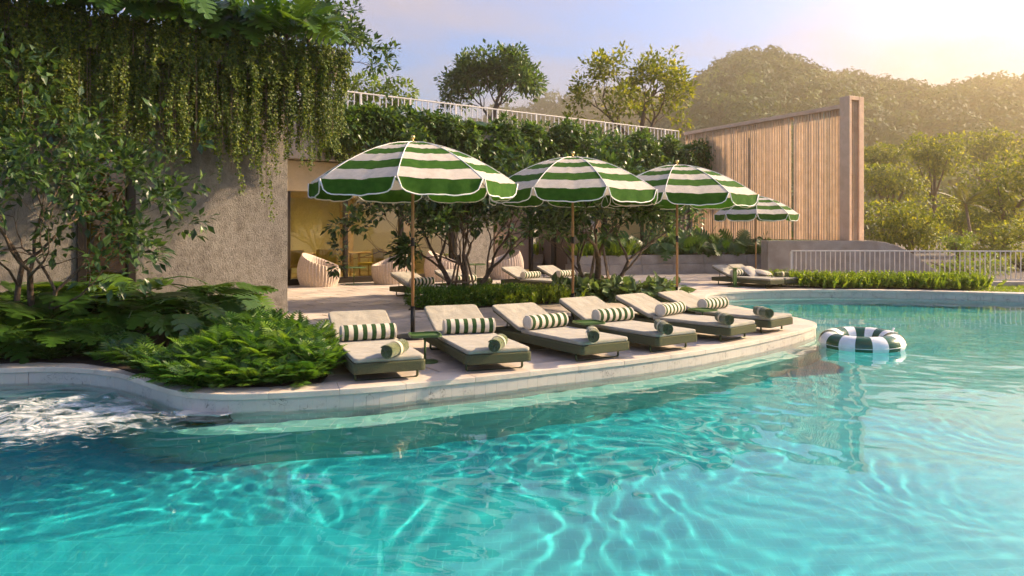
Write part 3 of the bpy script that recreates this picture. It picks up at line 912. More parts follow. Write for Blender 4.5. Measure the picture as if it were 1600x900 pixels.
def make_towel(name, rad=.066, length=.40):
    """rolled towel: a real spiral, axis along y"""
    r = empty(name)
    turns, n, th = 3.6, 60, .013
    vs, fs = [], []
    ys = [-length / 2, -length / 2 + .012, -length * .2, length * .2, length / 2 - .012, length / 2]
    for j, y in enumerate(ys):
        pin = .004 if j in (0, 5) else 0
        for i in range(n + 1):
            a = turns * 2 * math.pi * i / n
            rr = .010 + (rad - .010) * (i / n)
            wob = 1 + .02 * math.sin(a * 3 + y * 20) + random.uniform(-.012, .012)
            for d in (-th / 2 + pin, th / 2 - pin):
                q = (rr + d) * wob
                vs.append((q * math.cos(a - 1.2), y + random.uniform(-.002, .002), rad + q * math.sin(a - 1.2)))
    w = (n + 1) * 2
    for j in range(len(ys) - 1):
        for i in range(n):
            o = j * w + i * 2; p = (j + 1) * w + i * 2
            fs += [(o, o + 2, p + 2, p), (o + 1, p + 1, p + 3, o + 3)]
        e = j * w + n * 2; p = (j + 1) * w + n * 2
        fs += [(e, e + 1, p + 1, p), (j * w + 1, j * w, (j + 1) * w, (j + 1) * w + 1)]
    for i in range(n):
        fs.append((i * 2, i * 2 + 1, i * 2 + 3, i * 2 + 2))
        q = (len(ys) - 1) * w + i * 2
        fs.append((q, q + 2, q + 3, q + 1))
    mb = MB(); mb.v = vs; mb.f = fs; mb.m = [0] * len(fs)
    mb.build('rolled_cloth', M['towel'], r, smooth=False)
    mb = MB(); k = 22; vs = []; fs = []
    for i in range(k):
        t = 2 * math.pi * i / k
        for y in (-.028, .028): vs.append(((rad + .009) * math.cos(t), y, rad + (rad + .0085) * math.sin(t)))
    fs = [(2 * i, 2 * ((i + 1) % k), 2 * ((i + 1) % k) + 1, 2 * i + 1) for i in range(k)]
    mb.v, mb.f, mb.m = vs, fs, [0] * k
    st = mb.build('strap', M['strap'], r, smooth=True)
    so = st.modifiers.new('s', 'SOLIDIFY'); so.thickness = .003; so.offset = 1
    return r
def make_table(name, w=.34, d=.30, h=.30, round_=False):
    r = empty(name)
    if round_:
        MB().lathe([(w * .5 - .01, h - .022), (w * .5, h - .018), (w * .5, h), (w * .5 - .008, h), (w * .5 - .016, h - .012), (.001, h - .012)], 32).build('tray_top', M['table_green'], r, bevel=0)
        MB().lathe([(w * .36, 0), (w * .36, .01), (.02, .016)], 28).build('base', M['table_green'], r)
    else:
        MB().prism(rbox(-w / 2, w / 2, -d / 2, d / 2, 0, 0, .05), h - .014, h - .004).build('tray_top', M['table_green'], r, bevel=.003)
        o = rbox(-w / 2, w / 2, -d / 2, d / 2, 0, 0, .05); k = len(o); inn = rbox(-w / 2 + .012, w / 2 - .012, -d / 2 + .012, d / 2 - .012, 0, 0, .04)
        vs = [(*p, h - .003) for p in o] + [(*p, h + .012) for p in o] + [(*p, h + .012) for p in inn] + [(*p, h - .003) for p in inn]
        fs = []
        for q in range(3):
            fs += [(q * k + i, q * k + (i + 1) % k, (q + 1) * k + (i + 1) % k, (q + 1) * k + i) for i in range(k)]
        mb = MB(); mb.add(vs, fs); mb.build('tray_rim', M['table_green'], r)
        MB().prism(rbox(-.14, .14, -.12, .12, 0, 0, .1), 0.002, .014).build('base', M['table_green'], r, bevel=.003)
    MB().tube([(0, 0, .012), (0, 0, h - .015)], .012, 10).build('stem', M['table_green'], r, smooth=True)
    return r

LOUNGERS = [   # foot-left corner on plan, turn to the left
    (-1.465, 6.753, 21.3), (-.449, 7.228, 20.4), (.74, 7.80, 33.4), (1.659, 8.404, 34.7), (2.724, 9.214, 43.0), (3.50, 9.98, 43.3)]
nearest = ['nearest the fern mound', 'second from the fern mound', 'third from the fern mound', 'fourth from the fern mound', 'second from the tip of the deck', 'at the tip of the deck']
proto_l, proto_b, proto_t = make_lounger('sun_lounger'), make_bolster('bolster_cushion'), make_towel('rolled_towel')
TOW = [(617, 546, -14), (778, 537, -10), (926, 523, -4), (1036, 512, 4), (1131, 498, 3), (1192, 488, 6)]
first = True
def put(proto, loc, rz, label, cat, group, flags={}):
    o = proto if proto.name not in flags else copy_tree(proto)
    flags[proto.name] = 1
    o.location = loc; o.rotation_euler = (0, 0, rz)
    return tag(o, label, cat, group)
for i, (x, y, a) in enumerate(LOUNGERS):
    ra = R(a)
    put(make_lounger('sun_lounger', LW, 20 + (0, 1.5, -1, 2, .5, -1.5)[i]), (x, y, 0), ra, 'beige and olive sun lounger in the front row, ' + nearest[i], 'sun lounger', 'front row sun loungers')
    Mx = Matrix.Translation((x, y, 0)) @ Matrix.Rotation(ra, 4, 'Z')
    p = Mx @ Vector((.35 + (.0, .03, -.02, .03, .01, .04)[i], 1.13 + (.0, .02, -.03, .02, 0, -.02)[i], .248))
    put(proto_b, p, ra + R((2, -5, 4, -3, 6, -2)[i]), 'striped bolster cushion on the front row lounger ' + nearest[i], 'cushion', 'bolsters on the front row')
    px, py, ta_ = TOW[i]
    p = at(px, py, .31); p.z = .249
    put(proto_t, p, R(ta_), 'rolled green towel on the front row lounger ' + nearest[i], 'towel', 'towels on the front row')
# back row by the facade
BACK = [(607, 455, 46, 'left of the courtyard trees'), (676, 450, 46, 'behind the trunk of the left courtyard tree'), (781, 443, 46, 'between the two courtyard trees'), (836, 440.5, 46, 'just left of the right courtyard tree')]
for i, (px, py, a, wh) in enumerate(BACK):
    h = at(px, py, .1); ra = R(a)
    foot = Vector((h.x, h.y, 0)) + Vector((math.sin(ra), -math.cos(ra), 0)) * LL
    put(proto_l, foot, ra, 'pale sun lounger in the back row, ' + wh, 'sun lounger', 'back row sun loungers')
    Mx = Matrix.Translation(foot) @ Matrix.Rotation(ra, 4, 'Z')
    put(proto_b, Mx @ Vector((.35, 1.13, .248)), ra, 'striped bolster on the back row lounger ' + wh, 'cushion', 'bolsters on the back row')
    if i in (1, 3): put(proto_t, Mx @ Vector((.3, .45, .249)), ra, 'rolled green towel on the back row lounger ' + wh, 'towel', 'towels on the back row')
# far pair beyond the inlet
fw = make_lounger('sun_lounger', .60)
ra = R(33); c = Vector((6.28, 17.95, 0))
put(fw, c, ra, 'nearer of the two joined sun loungers under the smallest umbrella', 'sun lounger', 'far pair of loungers')
o = copy_tree(fw); o.location = c + Vector((math.cos(ra), math.sin(ra), 0)) * .612; tag(o, 'farther of the two joined sun loungers under the smallest umbrella', 'sun lounger', 'far pair of loungers')
Mx = Matrix.Translation(c) @ Matrix.Rotation(ra, 4, 'Z')
put(proto_b, Mx @ Vector((.33, 1.16, .248)), ra, 'striped bolster on the far lounger pair beyond the inlet', 'cushion', None)
put(proto_t, Mx @ Vector((.86, .30, .249)), ra + R(75), 'rolled green towel lying on the far lounger pair', 'towel', None)
def pillow(loc, rz, label, tilt):
    n = 9; vs = []; fs = []
    for sgn in (1, -1):
        for i in range(n):
            for j in range(n):
                u, v = i / (n - 1) * 2 - 1, j / (n - 1) * 2 - 1
                k = (1 - abs(u) ** 3) * (1 - abs(v) ** 3)
                q = 1 - .08 * (abs(u * v)) ** .5 * (1 - abs(abs(u) - abs(v)))
                vs.append((u * .23 * q, v * .23 * q, sgn * .07 * k ** .6 if k > 0 else 0))
    for s_ in range(2):
        for i in range(n - 1):
            for j in range(n - 1):
                o = s_ * n * n + i * n + j
                f = (o, o + n, o + n + 1, o + 1)
                fs.append(f if s_ == 0 else f[::-1])
    mb = MB(); mb.v, mb.f, mb.m = vs, fs, [0] * len(fs)
    o = mb.build('throw_pillow', M['white_fab'], None, smooth=True)
    o.location = loc; o.rotation_euler = (tilt, 0, rz)
    return tag(o, label, 'pillow')
pillow(Mx @ Vector((.62, 1.06, .36)), ra, 'white pillow beside the bolster on the far lounger pair', R(34))
pillow(Mx @ Vector((.88, .90, .325)), ra + R(20), 'white pillow lying flat near the edge of the far lounger pair', R(12))
# side tables
tp = make_table('side_table')
T = [(664, 523, .30, 'under the nearest umbrella'), (920, 503.5, .30, 'beside the pole of the second umbrella'), (1098, 484, .30, 'on the deck by the third umbrella')]
for i, (px, py, z, wh) in enumerate(T):
    p = at(px, py, z); p.z = 0
    put(tp, p, R(15 + 8 * i), 'small green tray table ' + wh, 'side table', 'green tray tables')
rt = make_table('side_table', .62, .62, .46, True)
p = at(553, 444.5); put(rt, p, 0, 'round green table between two armchairs by the facade', 'side table', None)
ct = copy_tree(rt); p = at(743, 437.5); ct.location = p; tag(ct, 'round table beside the armchair behind the left courtyard tree', 'side table')
# upright green slab table in front of the far pair
g = empty('pedestal_table', at(1148, 448.5), R(30))
tag(g, 'narrow green slab table standing before the far lounger pair', 'side table')
MB().prism(rbox(-.13, .13, -.13, .13, 0, 0, .03), .002, .02).build('base', M['table_green'], g, bevel=.003)
MB().box(-.055, .055, -.02, .02, .021, .47).build('slab', M['table_green'], g, bevel=.006)
MB().prism(rbox(-.13, .13, -.10, .10, 0, 0, .03), .471, .487).build('top', M['table_green'], g, bevel=.003)

# ---- armchairs: ribbed shells with a slanted opening; local +x is the high back
def make_armchair(name):
    r = empty(name)
    n, mz = 228, 14
    def rad(zf, t):
        b_ = .40 + .115 * math.sin(math.pi * min(1, zf * .92 + .10))
        rib = .017 * (math.cos(t * 38)) * (1 if True else 0) * min(1, 4 * zf * (1.02 - zf) + .2)
        return b_ + rib
    def top(t): return .55 + .27 * (math.cos(t) * .5 + .5) ** 1.25 * 1.12 - .06 * (1 - math.cos(t)) * .5
    vs, fs = [], []
    for j in range(mz + 1):
        zf = j / mz
        for k in range(n):
            t = 2 * math.pi * k / n
            zt = top(t); z = zt * zf
            q = rad(z / .86, t)
            vs.append((q * math.cos(t) * 1.02, q * math.sin(t), z))
    for j in range(mz):
        for k in range(n):
            fs.append((j * n + k, j * n + (k + 1) % n, (j + 1) * n + (k + 1) % n, (j + 1) * n + k))
    o = MB(); o.v, o.f, o.m = vs, fs, [0] * len(fs); o.build('shell', M['wicker'], r, smooth=True)
    vs, fs = [], []
    m2 = 7
    for j in range(m2 + 1):
        f = j / m2
        for k in range(n // 2):
            t = 2 * math.pi * k / (n // 2)
            zt = top(t); q0 = rad(zt / .86, t)
            q = q0 - .012 - .075 * math.sin(f * math.pi / 2) - .02 * f
            z = zt + (.022 * math.sin(min(1, f * 3.0) * math.pi)) * (1 - f) - (zt - .36) * f ** 1.4
            if j == 0: q = q0
            vs.append((q * math.cos(t) * 1.02, q * math.sin(t), z))
    h = n // 2
    for j in range(m2):
        for k in range(h):
            fs.append((j * h + k, j * h + (k + 1) % h, (j + 1) * h + (k + 1) % h, (j + 1) * h + k))
    o = MB(); o.v, o.f, o.m = vs, fs, [0] * len(fs); o.build('inner_lining', M['wicker'], r, smooth=True)
    MB().lathe([(.34, .33), (.38, .36), (.385, .40), (.36, .435), (.2, .445), (.01, .447)], 36).build('seat_cushion', M['seat_pad'], r, smooth=True)
    MB().lathe([(.36, .004), (.37, .02), (.37, .03)], 36).build('foot_ring', M['dark_metal'], r)
    return r
ac = make_armchair('rope_armchair')
CH = [(498, 448.5, 172, 'its ribbed back to the pool, leftmost by the facade'), (612, 444.5, 28, 'opening to the left, beside the round green table'),
      (692, 440, 170, 'half hidden behind the trunk of the left courtyard tree'), (790, 436.5, 28, 'opening to the left, against the brown panel')]
for i, (px, py, a, wh) in enumerate(CH):
    p = at(px, py); p.y += .3; p.x = (px - CX) / FPX * p.y
    o = put(ac, p, R(a), 'pale rope armchair with ' + wh if i == 0 else 'pale rope armchair ' + wh, 'armchair', 'rope armchairs by the facade')
    o.scale = (1.0, 1.0, 1.0)

# ---- umbrellas
def make_umbrella(name):
    """pole foot at the origin, a rib pointing along -y"""
    r = empty(name)
    Rr, ze, za, drop = 1.36, 2.055, 2.60, .185
    nb = 7
    def rib(s_, k):
        a = -math.pi / 2 + k * math.pi / 4
        rr = .035 + (Rr - .035) * s_
        z = ze + (za - ze) * (1 - s_ ** 1.75)
        return Vector((rr * math.cos(a), rr * math.sin(a), z))
    def pt(k, s_, u):
        p = rib(s_, k).lerp(rib(s_, k + 1), u)
        sag = math.sin(math.pi * u)
        p.z -= .035 * sag * s_ * (1 - .4 * s_) + sag * s_ * .006 * math.sin(u * 15 + k * 2.1 + s_ * 4) + sag * .004 * math.sin(u * 31 + k * 5)
        return p
    nu, per = 14, 3
    ns = nb * per
    for k in range(8):
        vs, fs, mi = [], [], []
        for j in range(ns + 1):
            for i in range(nu + 1): vs.append(pt(k, j / ns, i / nu))
        for j in range(ns):
            for i in range(nu):
                o = j * (nu + 1) + i
                fs.append((o, o + nu + 1, o + nu + 2, o + 1)); mi.append(1 if (j // per) % 2 == 0 else 0)
        mb = MB(); mb.v = [tuple(v) for v in vs]; mb.f, mb.m = fs, mi
        pn = mb.build('panel', [M['green_fab'], M['white_fab']], r, smooth=True)
        # hanging flap with rounded lower corners
        vs, fs, edge = [], [], []
        nu2, nj = 20, 4
        for j in range(nj + 1):
            for i in range(nu2 + 1):
                u = i / nu2; uu = .012 + .976 * u
                e = pt(k, 1, uu)
                d = drop * max(0, 1 - abs(2 * u - 1) ** 7) ** .55
                c_ = Vector((e.x, e.y, 0)).normalized()
                w_ = .010 * math.sin(u * 19 + k) * (j / nj)
                p = e + c_ * (.012 + .02 * (j / nj) + w_) - Vector((0, 0, d * j / nj + .004))
                vs.append(tuple(p))
                if j == nj: edge.append(p)
        for j in range(nj):
            for i in range(nu2):
                o = j * (nu2 + 1) + i
                fs.append((o, o + nu2 + 1, o + nu2 + 2, o + 1))
        mb = MB(); mb.v, mb.f, mb.m = vs, fs, [0] * len(fs)
        fl = mb.build('valance', M['green_fab'], r, smooth=True)
        MB().tube(edge, .0085, 5).build('piping', M['trim'], fl, smooth=True)
        MB().tube([rib(s_, k) + Vector((0, 0, -.02 if s_ > 0 else -.03)) for s_ in np.linspace(.02, 1, 7)], .009, 6).build('rib', M['white_metal'], r, smooth=True)
        MB().tube([rib(s_, k) + Vector((0, 0, .004)) for s_ in np.linspace(.02, 1, 9)], .006, 5).build('seam', M['trim'], r, smooth=True)
        a = -math.pi / 2 + k * math.pi / 4
        MB().tube([(.03 * math.cos(a), .03 * math.sin(a), 1.98), rib(.52, k) + Vector((0, 0, -.025))], .007, 5).build('stretcher', M['white_metal'], r)
    MB().tube([(0, 0, .38), (0, 0, 2.57)], .021, 12).build('pole', M['wood_pole'], r, smooth=True)
    MB().tube([(0, 0, .03), (0, 0, .42)], .03, 12).build('base_sleeve', M['black'], r, smooth=True)
    MB().lathe([(.24, .0), (.25, .012), (.24, .03), (.05, .045)], 28).build('base_plate', M['black'], r)
    MB().tube([(0, 0, 1.22), (0, 0, 1.33)], .027, 12).build('pole_joint', M['black'], r, smooth=True)
    MB().tube([(0, 0, 1.94), (0, 0, 2.0)], .035, 12).build('runner', M['white_metal'], r, smooth=True)
    MB().lathe([(.05, 2.595), (.045, 2.61), (.015, 2.62), (.014, 2.635), (.03, 2.655), (.033, 2.672), (.024, 2.692), (.005, 2.70)], 14).build('finial', M['brass'], r, smooth=True)
    return r
um = make_umbrella('striped_umbrella')
UM = [(-1.32, 9.79, 0, 1.0, 'largest green and white striped umbrella, nearest of the four'), (.975, 11.80, 16, 1.0, 'green and white striped umbrella, second from the left'),
      (2.965, 13.22, 24, 1.0, 'green and white striped umbrella in front of the timber screen edge, third from the left'), (8.32, 25.1 - 4.6, 28, 1.0, 'smallest green and white striped umbrella, by the far lounger pair')]
for i, (x, y, a, s_, lb) in enumerate(UM):
    o = put(um, (x, y, 0), R(a), lb, 'umbrella', 'striped umbrellas')
    if i == 3:
        o.location = (381 / FPX * 20.4, 20.4, 0); k = .81; o.scale = (k, k, .915)

# ---- swim ring
rg_ = empty('swim_ring', (0, 0, 0)); n, mN = 112, 18
ctr = at(1346, 540, -.14); Rm, rt_ = .395, .148
tag(rg_, 'green and white striped inflatable swim ring floating on the pool', 'swim ring')
rg_.location = (ctr.x, ctr.y, -.085); rg_.rotation_euler = (R(2), R(-2), .2)
vs, fs, mi = [], [], []
for i in range(n):
    t = 2 * math.pi * i / n
    pk = 1 - .012 * abs(math.cos(t * 8)) ** 6
    for j in range(mN):
        a = 2 * math.pi * j / mN
        q = Rm + rt_ * pk * math.cos(a)
        vs.append((q * math.cos(t), q * math.sin(t), rt_ * .92 * pk * math.sin(a)))
for i in range(n):
    for j in range(mN):
        fs.append((i * mN + j, ((i + 1) % n) * mN + j, ((i + 1) % n) * mN + (j + 1) % mN, i * mN + (j + 1) % mN)); mi.append((i // 7) % 2)
mb = MB(); mb.v, mb.f, mb.m = vs, fs, mi
mb.build('tube', [M['ring_green'], M['ring_white']], rg_, smooth=True)
MB().tube([((Rm + rt_) * math.cos(t), (Rm + rt_) * math.sin(t), 0) for t in np.linspace(0, 2 * math.pi, 65)], .004, 5, cap=False).build('seam', M['ring_white'], rg_, smooth=True)
MB().tube([(Rm + .10, .02, .10), (Rm + .125, .02, .155)], [.012, .016], 10).build('valve', M['ring_white'], rg_, smooth=True)

# ---- pool inlet and an added disc
sk = empty('water_inlet', (-2.66, 6.36, -.165)); tag(sk, 'pale slab over a dark inlet in the pool wall at left', 'pool inlet')
sk.rotation_euler = (0, 0, R(-3))
MB().prism(rbox(-.24, .24, -.06, .13, 0, 0, .03), -.03, .015).build('cover_slab', M['white_slab'], sk, bevel=.008)
MB().box(-.22, .22, -.02, .12, -.30, -.04).build('opening', M['olive'], sk)
disc_mb = MB().lathe([(.20, FLOOR + .004), (.20, FLOOR + .016), (.17, FLOOR + .024), (.001, FLOOR + .026)], 36)  # white disc added to stand for a pale reflection in the water
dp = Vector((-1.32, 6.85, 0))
refl_disc = disc_mb.build('reflection_disc', M['white_slab'], None, loc=dp); tag(refl_disc, 'round white disc added on the pool floor for a pale reflection', 'added disc')
refl_disc.cycles.is_caustics_receiver = True

# ---- indoor chairs and tables seen through the glass
def make_dining(name):
    r = empty(name)
    MB().box(-.28, .28, -.27, .27, .38, .46).build('seat', M['yellow'], r, bevel=.02)
    MB().box(-.28, .28, .23, .30, .47, .88).build('backrest', M['yellow'], r, bevel=.02)
    for sx_ in (-.24, .24):
        MB().box(sx_ - .03, sx_ + .03, -.22, .22, .60, .64).build('armrest', M['oak'], r, bevel=.008)
        for sy_ in (-.23, .22):
            MB().tube([(sx_, sy_, .013), (sx_, sy_, .60 if sy_ < 0 else .40)], .018, 8).build('leg', M['oak'], r, smooth=True)
    return r
dc = make_dining('lounge_chair')
for i, (t, d, a, lb) in enumerate([(.5, -1.3, 200, 'yellow lounge chair behind the glass, left of the first mullion'), (1.7, -1.5, 150, 'yellow lounge chair behind the glass, next to the first mullion'), (3.0, -1.4, 210, 'yellow lounge chair behind the glass, behind the leafy branch'),
                                   (4.3, -1.6, 160, 'yellow lounge chair behind the glass, right behind the second armchair'), (8.0, -1.5, 190, 'yellow lounge chair behind the narrow pane by the pier')]):
    p = FF @ Vector((t, d, 0)); p.z = .013
    put(dc, p, BA + R(a), lb, 'chair', 'chairs inside the lounge')
for i, (t, lb) in enumerate([(1.1, 'oak dining table inside behind the leftmost glass pane'), (3.7, 'oak dining table inside behind the middle glass pane')]):
    r = tag(empty('dining_table', FF @ Vector((t, -2.5, .013)), BA), lb, 'table')
    MB().box(-.8, .8, -.4, .4, .70, .74).build('table_top', M['oak'], r, bevel=.01)
    for x in (-.7, .7):
        for y in (-.32, .32): MB().box(x - .03, x + .03, y - .03, y + .03, 0, .699).build('leg', M['oak'], r)

# ================================================================== PLANTING
UP = np.array((0, 0, 1.0))
# ---- beds
def bed(name, poly, z0=-.04, z1=.02):
    return tag(MB().prism(poly, z0, z1).build(name, M['soil']), kind='structure')
lb = [tuple(at(px, py)[:2]) for px, py in ((-260, 566), (0, 570), (60, 568), (130, 570), (186, 578), (230, 592), (262, 602), (330, 608), (420, 607), (500, 601), (512, 588), (500, 560), (455, 528), (390, 503))]
lb += [tuple((FB @ Vector((-.9, .03, 0)))[:2]), tuple((FB @ Vector((-7, .03, 0)))[:2])]
bed('soil_bed', lb[::-1])
cbp = [(-1.85, 13.15), (-.6, 13.6), (.9, 14.45), (2.0, 14.7), (3.15, 14.85), (3.5, 15.6), (2.6, 16.4), (1.2, 16.3), (-.4, 15.4), (-1.75, 14.3)]
bed('soil_bed', cbp)
hb = [(6.2, 17.95), (9, 17.95), (11.2, 17.5), (11.5, 18.1), (9, 18.7), (6.6, 18.7)]
bed('soil_bed', hb)

# ---- broad split leaves (philodendron / monstera): blade along +y, petiole from the origin
def split_leaf(lobes=7, width=.9, notch=.45, curl=.18):
    vs, fs = [], []
    def mid(y): return (0, y, -.02 - curl * y * y)
    n = lobes
    ys = np.linspace(-.12, 1.0, n + 1)
    def half(y):
        q = (y + .12) / 1.12
        return width * .5 * math.sin(math.pi * min(1, (q * .86 + .14))) ** .75 * (1 - .25 * q)
    for sgn in (-1, 1):
        for i in range(n):
            y0, y1 = ys[i], ys[i + 1]
            ym = (y0 + y1) / 2
            w = half(ym) * random.uniform(.92, 1.06)
            wi = w * (1 - notch)
            o = len(vs)
            sw = .16 + .10 * (i / n)                  # lobes sweep forward
            a, b_ = mid(y0), mid(y1)
            def pt(x, y, dz=0): return (sgn * x, y, -.02 - curl * y * y + .16 * x - .42 * x * x + dz)
            vs += [a, b_, pt(wi, y0 + sw * wi * .6), pt(wi, y1 + sw * wi * .6 - .012), pt(w * .96, y0 + .03 + sw * w), pt(w, y1 - .035 + sw * w), pt(w * 1.08, ym + .02 + sw * w * 1.15, -.02)]
            q = [(0, 2, 3, 1), (2, 4, 5, 3), (4, 6, 5)]
            fs += [tuple(o + t for t in (f if sgn > 0 else f[::-1])) for f in q]
    return vs, fs
def leaf_meshes(k, mat, **kw):
    out = []
    for _ in range(k):
        vs, fs = split_leaf(**kw)
        mb = MB(); mb.v, mb.f, mb.m = vs, fs, [0] * len(fs)
        # petiole
        mb.tube([(0, -.13, -.02), (0, -.45, -.10), (0, -.8, -.32)], [.012, .014, .016], 4)
        out.append(mb.mesh('leaf', mat, smooth=False))
    return out
PHI = leaf_meshes(5, M['lf_big'], lobes=7, notch=.62, width=.95)
MON = leaf_meshes(4, M['lf_big'], lobes=6, notch=.42, width=1.05)
def big_plant(name, loc, n, size, label, group, meshes=PHI, lean=(0, -1), spread=1.0, h=.35, rg=random, hang=False):
    r = tag(empty(name, loc), label, 'plant', group)
    MB().tube([(0, 0, -.05), (0, 0, h * .5)], [.03, .02], 6).build('stem', M['bark'], r)
    a0 = rg.uniform(0, 6.28)
    for k in range(n):
        a = a0 + k * 2.4 + rg.uniform(-.3, .3)
        el = rg.uniform(.05, 1.0)
        d = Vector((math.cos(a) * spread + lean[0] * .45, math.sin(a) * spread + lean[1] * .45, .25 + el * .8)).normalized()
        s_ = size * rg.uniform(.7, 1.15)
        reach = s_ * rg.uniform(.55, 1.0)
        p = d * reach + Vector((0, 0, h * .4))
        # blade hangs outward and faces up
        out = Vector((d.x, d.y, 0)).normalized()
        dirv = (out * 1.0 + Vector((0, 0, rg.uniform(-.75, .25)))).normalized()
        up = (Vector((0, 0, 1)) + out * .5 + Vector((rg.uniform(-.3, .3), rg.uniform(-.3, .3), 0))).normalized()
        if hang:
            dirv = (out * .75 + Vector((lean[0] * .3, lean[1] * .3, rg.uniform(-1.0, .75)))).normalized()
            up = (Vector((lean[0], lean[1], .55)) + Vector((rg.uniform(-.5, .5), rg.uniform(-.5, .5), rg.uniform(-.2, .3)))).normalized()
        up = (up - dirv * up.dot(dirv)).normalized(); x = dirv.cross(up)
        Mx_ = Matrix(((x.x, dirv.x, up.x, p.x), (x.y, dirv.y, up.y, p.y), (x.z, dirv.z, up.z, p.z), (0, 0, 0, 1))) @ Matrix.Scale(s_, 4)
        place('leaf', rg.choice(meshes), r, M=Mx_)
    return r
lean = (NO.x, NO.y)
# along the left roof edge
k = 0
t = -6.4
while t < .42:
    p = FB @ Vector((t, .48 + random.uniform(-.15, .2), 0)); p.z = 4.30 + random.uniform(-.05, .12)
    big_plant('philodendron', p, 15, random.uniform(.46, .62), 'split-leaf philodendron overhanging the left roof edge above the vines', 'philodendrons on the left roof edge', lean=lean, h=.5, hang=True)
    t += random.uniform(.30, .40)
# along the back roof edge
t = .6
while t < 16.2:
    p = FF @ Vector((t, .18, 0)); p.z = 4.26
    big_plant('philodendron', p, 9, random.uniform(.42, .56) if t < 6 else .38, 'leafy philodendron on the long back roof edge below the railing', 'philodendrons on the back roof edge', lean=lean, h=.35, hang=True)
    t += random.uniform(.6, .8) if t < 6 else random.uniform(1.3, 1.7)
# left bed, in front of the big wall
for (px, py, n, sz, hh) in [(-70, 550, 11, .50, .9), (-20, 540, 12, .54, 1.1), (20, 550, 12, .50, .8), (65, 542, 12, .54, .95), (110, 534, 13, .54, 1.05), (150, 548, 12, .48, .8), (185, 537, 12, .52, .9), (225, 530, 13, .52, .95), (258, 548, 11, .46, .7), (285, 520, 12, .50, .95), (325, 520, 12, .48, .85), (300, 542, 11, .44, .7), (352, 511, 11, .44, .85), (378, 506, 9, .38, .7), (40, 520, 11, .50, 1.1), (140, 515, 11, .50, 1.1), (205, 558, 9, .40, .5), (95, 560, 9, .40, .5), (5, 562, 9, .40, .5)]:
    big_plant('monstera', at(px, py), n, sz, 'dark split-leaf monstera in the left bed before the concrete wall', 'monsteras in the left bed', meshes=MON if random.random() < .6 else PHI, h=hh)
# planter in front of the facade
for i in range(17):
    u = i / 16
    x = 3.3 + u * 6.6; y = 24.35 + u * .95 + random.uniform(-.1, .5)
    big_plant('philodendron', (x, y, .6), 10, random.uniform(.44, .60), 'broad-leaved plant spilling over the raised concrete planter', 'plants in the raised planter', h=.4, hang=True)

# ---- fern fronds: leaflets along an arching stalk
def frond_mesh(mat, n=13, w=.34, arch=.45):
    vs, fs = [], []
    def ax(t): return Vector((0, t, arch * t * (1 - 1.15 * t)))
    for i in range(n):
        t = .12 + .86 * i / (n - 1)
        ln = w * math.sin(math.pi * (.18 + .80 * t)) ** .8 + .02
        p = ax(t)
        for sgn in (-1, 1):
            o = len(vs)
            tip = p + Vector((sgn * ln, .30 * ln + .05, -.10 * ln - .25 * ln * ln))
            m1 = p + Vector((sgn * ln * .45, .07 * ln, .04 * ln)); m2 = p + Vector((sgn * ln * .45, .20 * ln + .04, .04 * ln))
            vs += [tuple(p), tuple(m1), tuple(tip), tuple(m2)]
            fs.append((o, o + 1, o + 2, o + 3) if sgn > 0 else (o, o + 3, o + 2, o + 1))
    mb = MB(); mb.v, mb.f, mb.m = vs, fs, [0] * len(fs)
    mb.tube([ax(t) for t in np.linspace(0, 1, 5)], [.012, .010, .008, .006, .003], 3, cap=False)
    return mb.mesh('frond', mat)
FERN = [frond_mesh(M['lf_fern'], 14, .36, a) for a in (.35, .5, .65)]
def fern(loc, n, size, label, group, meshes=FERN, name='fern', up=.7):
    r = tag(empty(name, loc), label, 'fern', group)
    for k in range(n):
        a = k * 2.399 + random.uniform(-.3, .3)
        el = up * (1 - k / n) ** .8 + random.uniform(.0, .25)
        s_ = size * random.uniform(.75, 1.15)
        Mx_ = Matrix.Translation((0, 0, .012)) @ Matrix.Rotation(a, 4, 'Z') @ Matrix.Rotation(el, 4, 'X') @ Matrix.Scale(s_, 4)
        place('frond', random.choice(meshes), r, M=Mx_)
    return r
# lime mound at the corner of the left bed
FM = []
for px, py in [(290, 601), (330, 603), (372, 602), (415, 600), (455, 598), (490, 594), (300, 585), (345, 587), (392, 588), (435, 585), (478, 580), (500, 583), (330, 572), (375, 572), (420, 570), (462, 566), (360, 556), (405, 555), (445, 553), (395, 541), (430, 541), (345, 545), (270, 590), (310, 560), (385, 526), (412, 530), (300, 607), (350, 608), (395, 607), (437, 605), (475, 601), (505, 592), (268, 599), (318, 594), (360, 596), (405, 594), (446, 591), (482, 587), (508, 578), (362, 580), (408, 578), (450, 575), (488, 570), (470, 555), (425, 546), (340, 560)]:
    p = at(px + random.uniform(-6, 6), py); mid_ = math.exp(-((px - 400) / 90) ** 2 - ((py - 572) / 26) ** 2); p.z = .22 * mid_ + (random.uniform(.0, .05) if py < 596 else -.02)
    fern(p, 18, random.uniform(.26, .36), 'bright green fern in the mound beside the first lounger', 'ferns in the lime green mound', up=1.1 if py < 598 else .75)

DFERN = [frond_mesh(M['lf_big'], 11, .34, a) for a in (.4, .6)]
for k in range(26):
    px = -60 + k * 13.5 + random.uniform(-5, 5)
    py = np.interp(px, [-60, 0, 130, 190, 240, 300], [567, 566, 566, 575, 590, 600]) - random.uniform(0, 16)
    fern(at(px, py), 14, random.uniform(.26, .36), 'dark low fern along the curved pool edge at left', 'dark ferns along the left pool edge', meshes=DFERN, up=1.0)

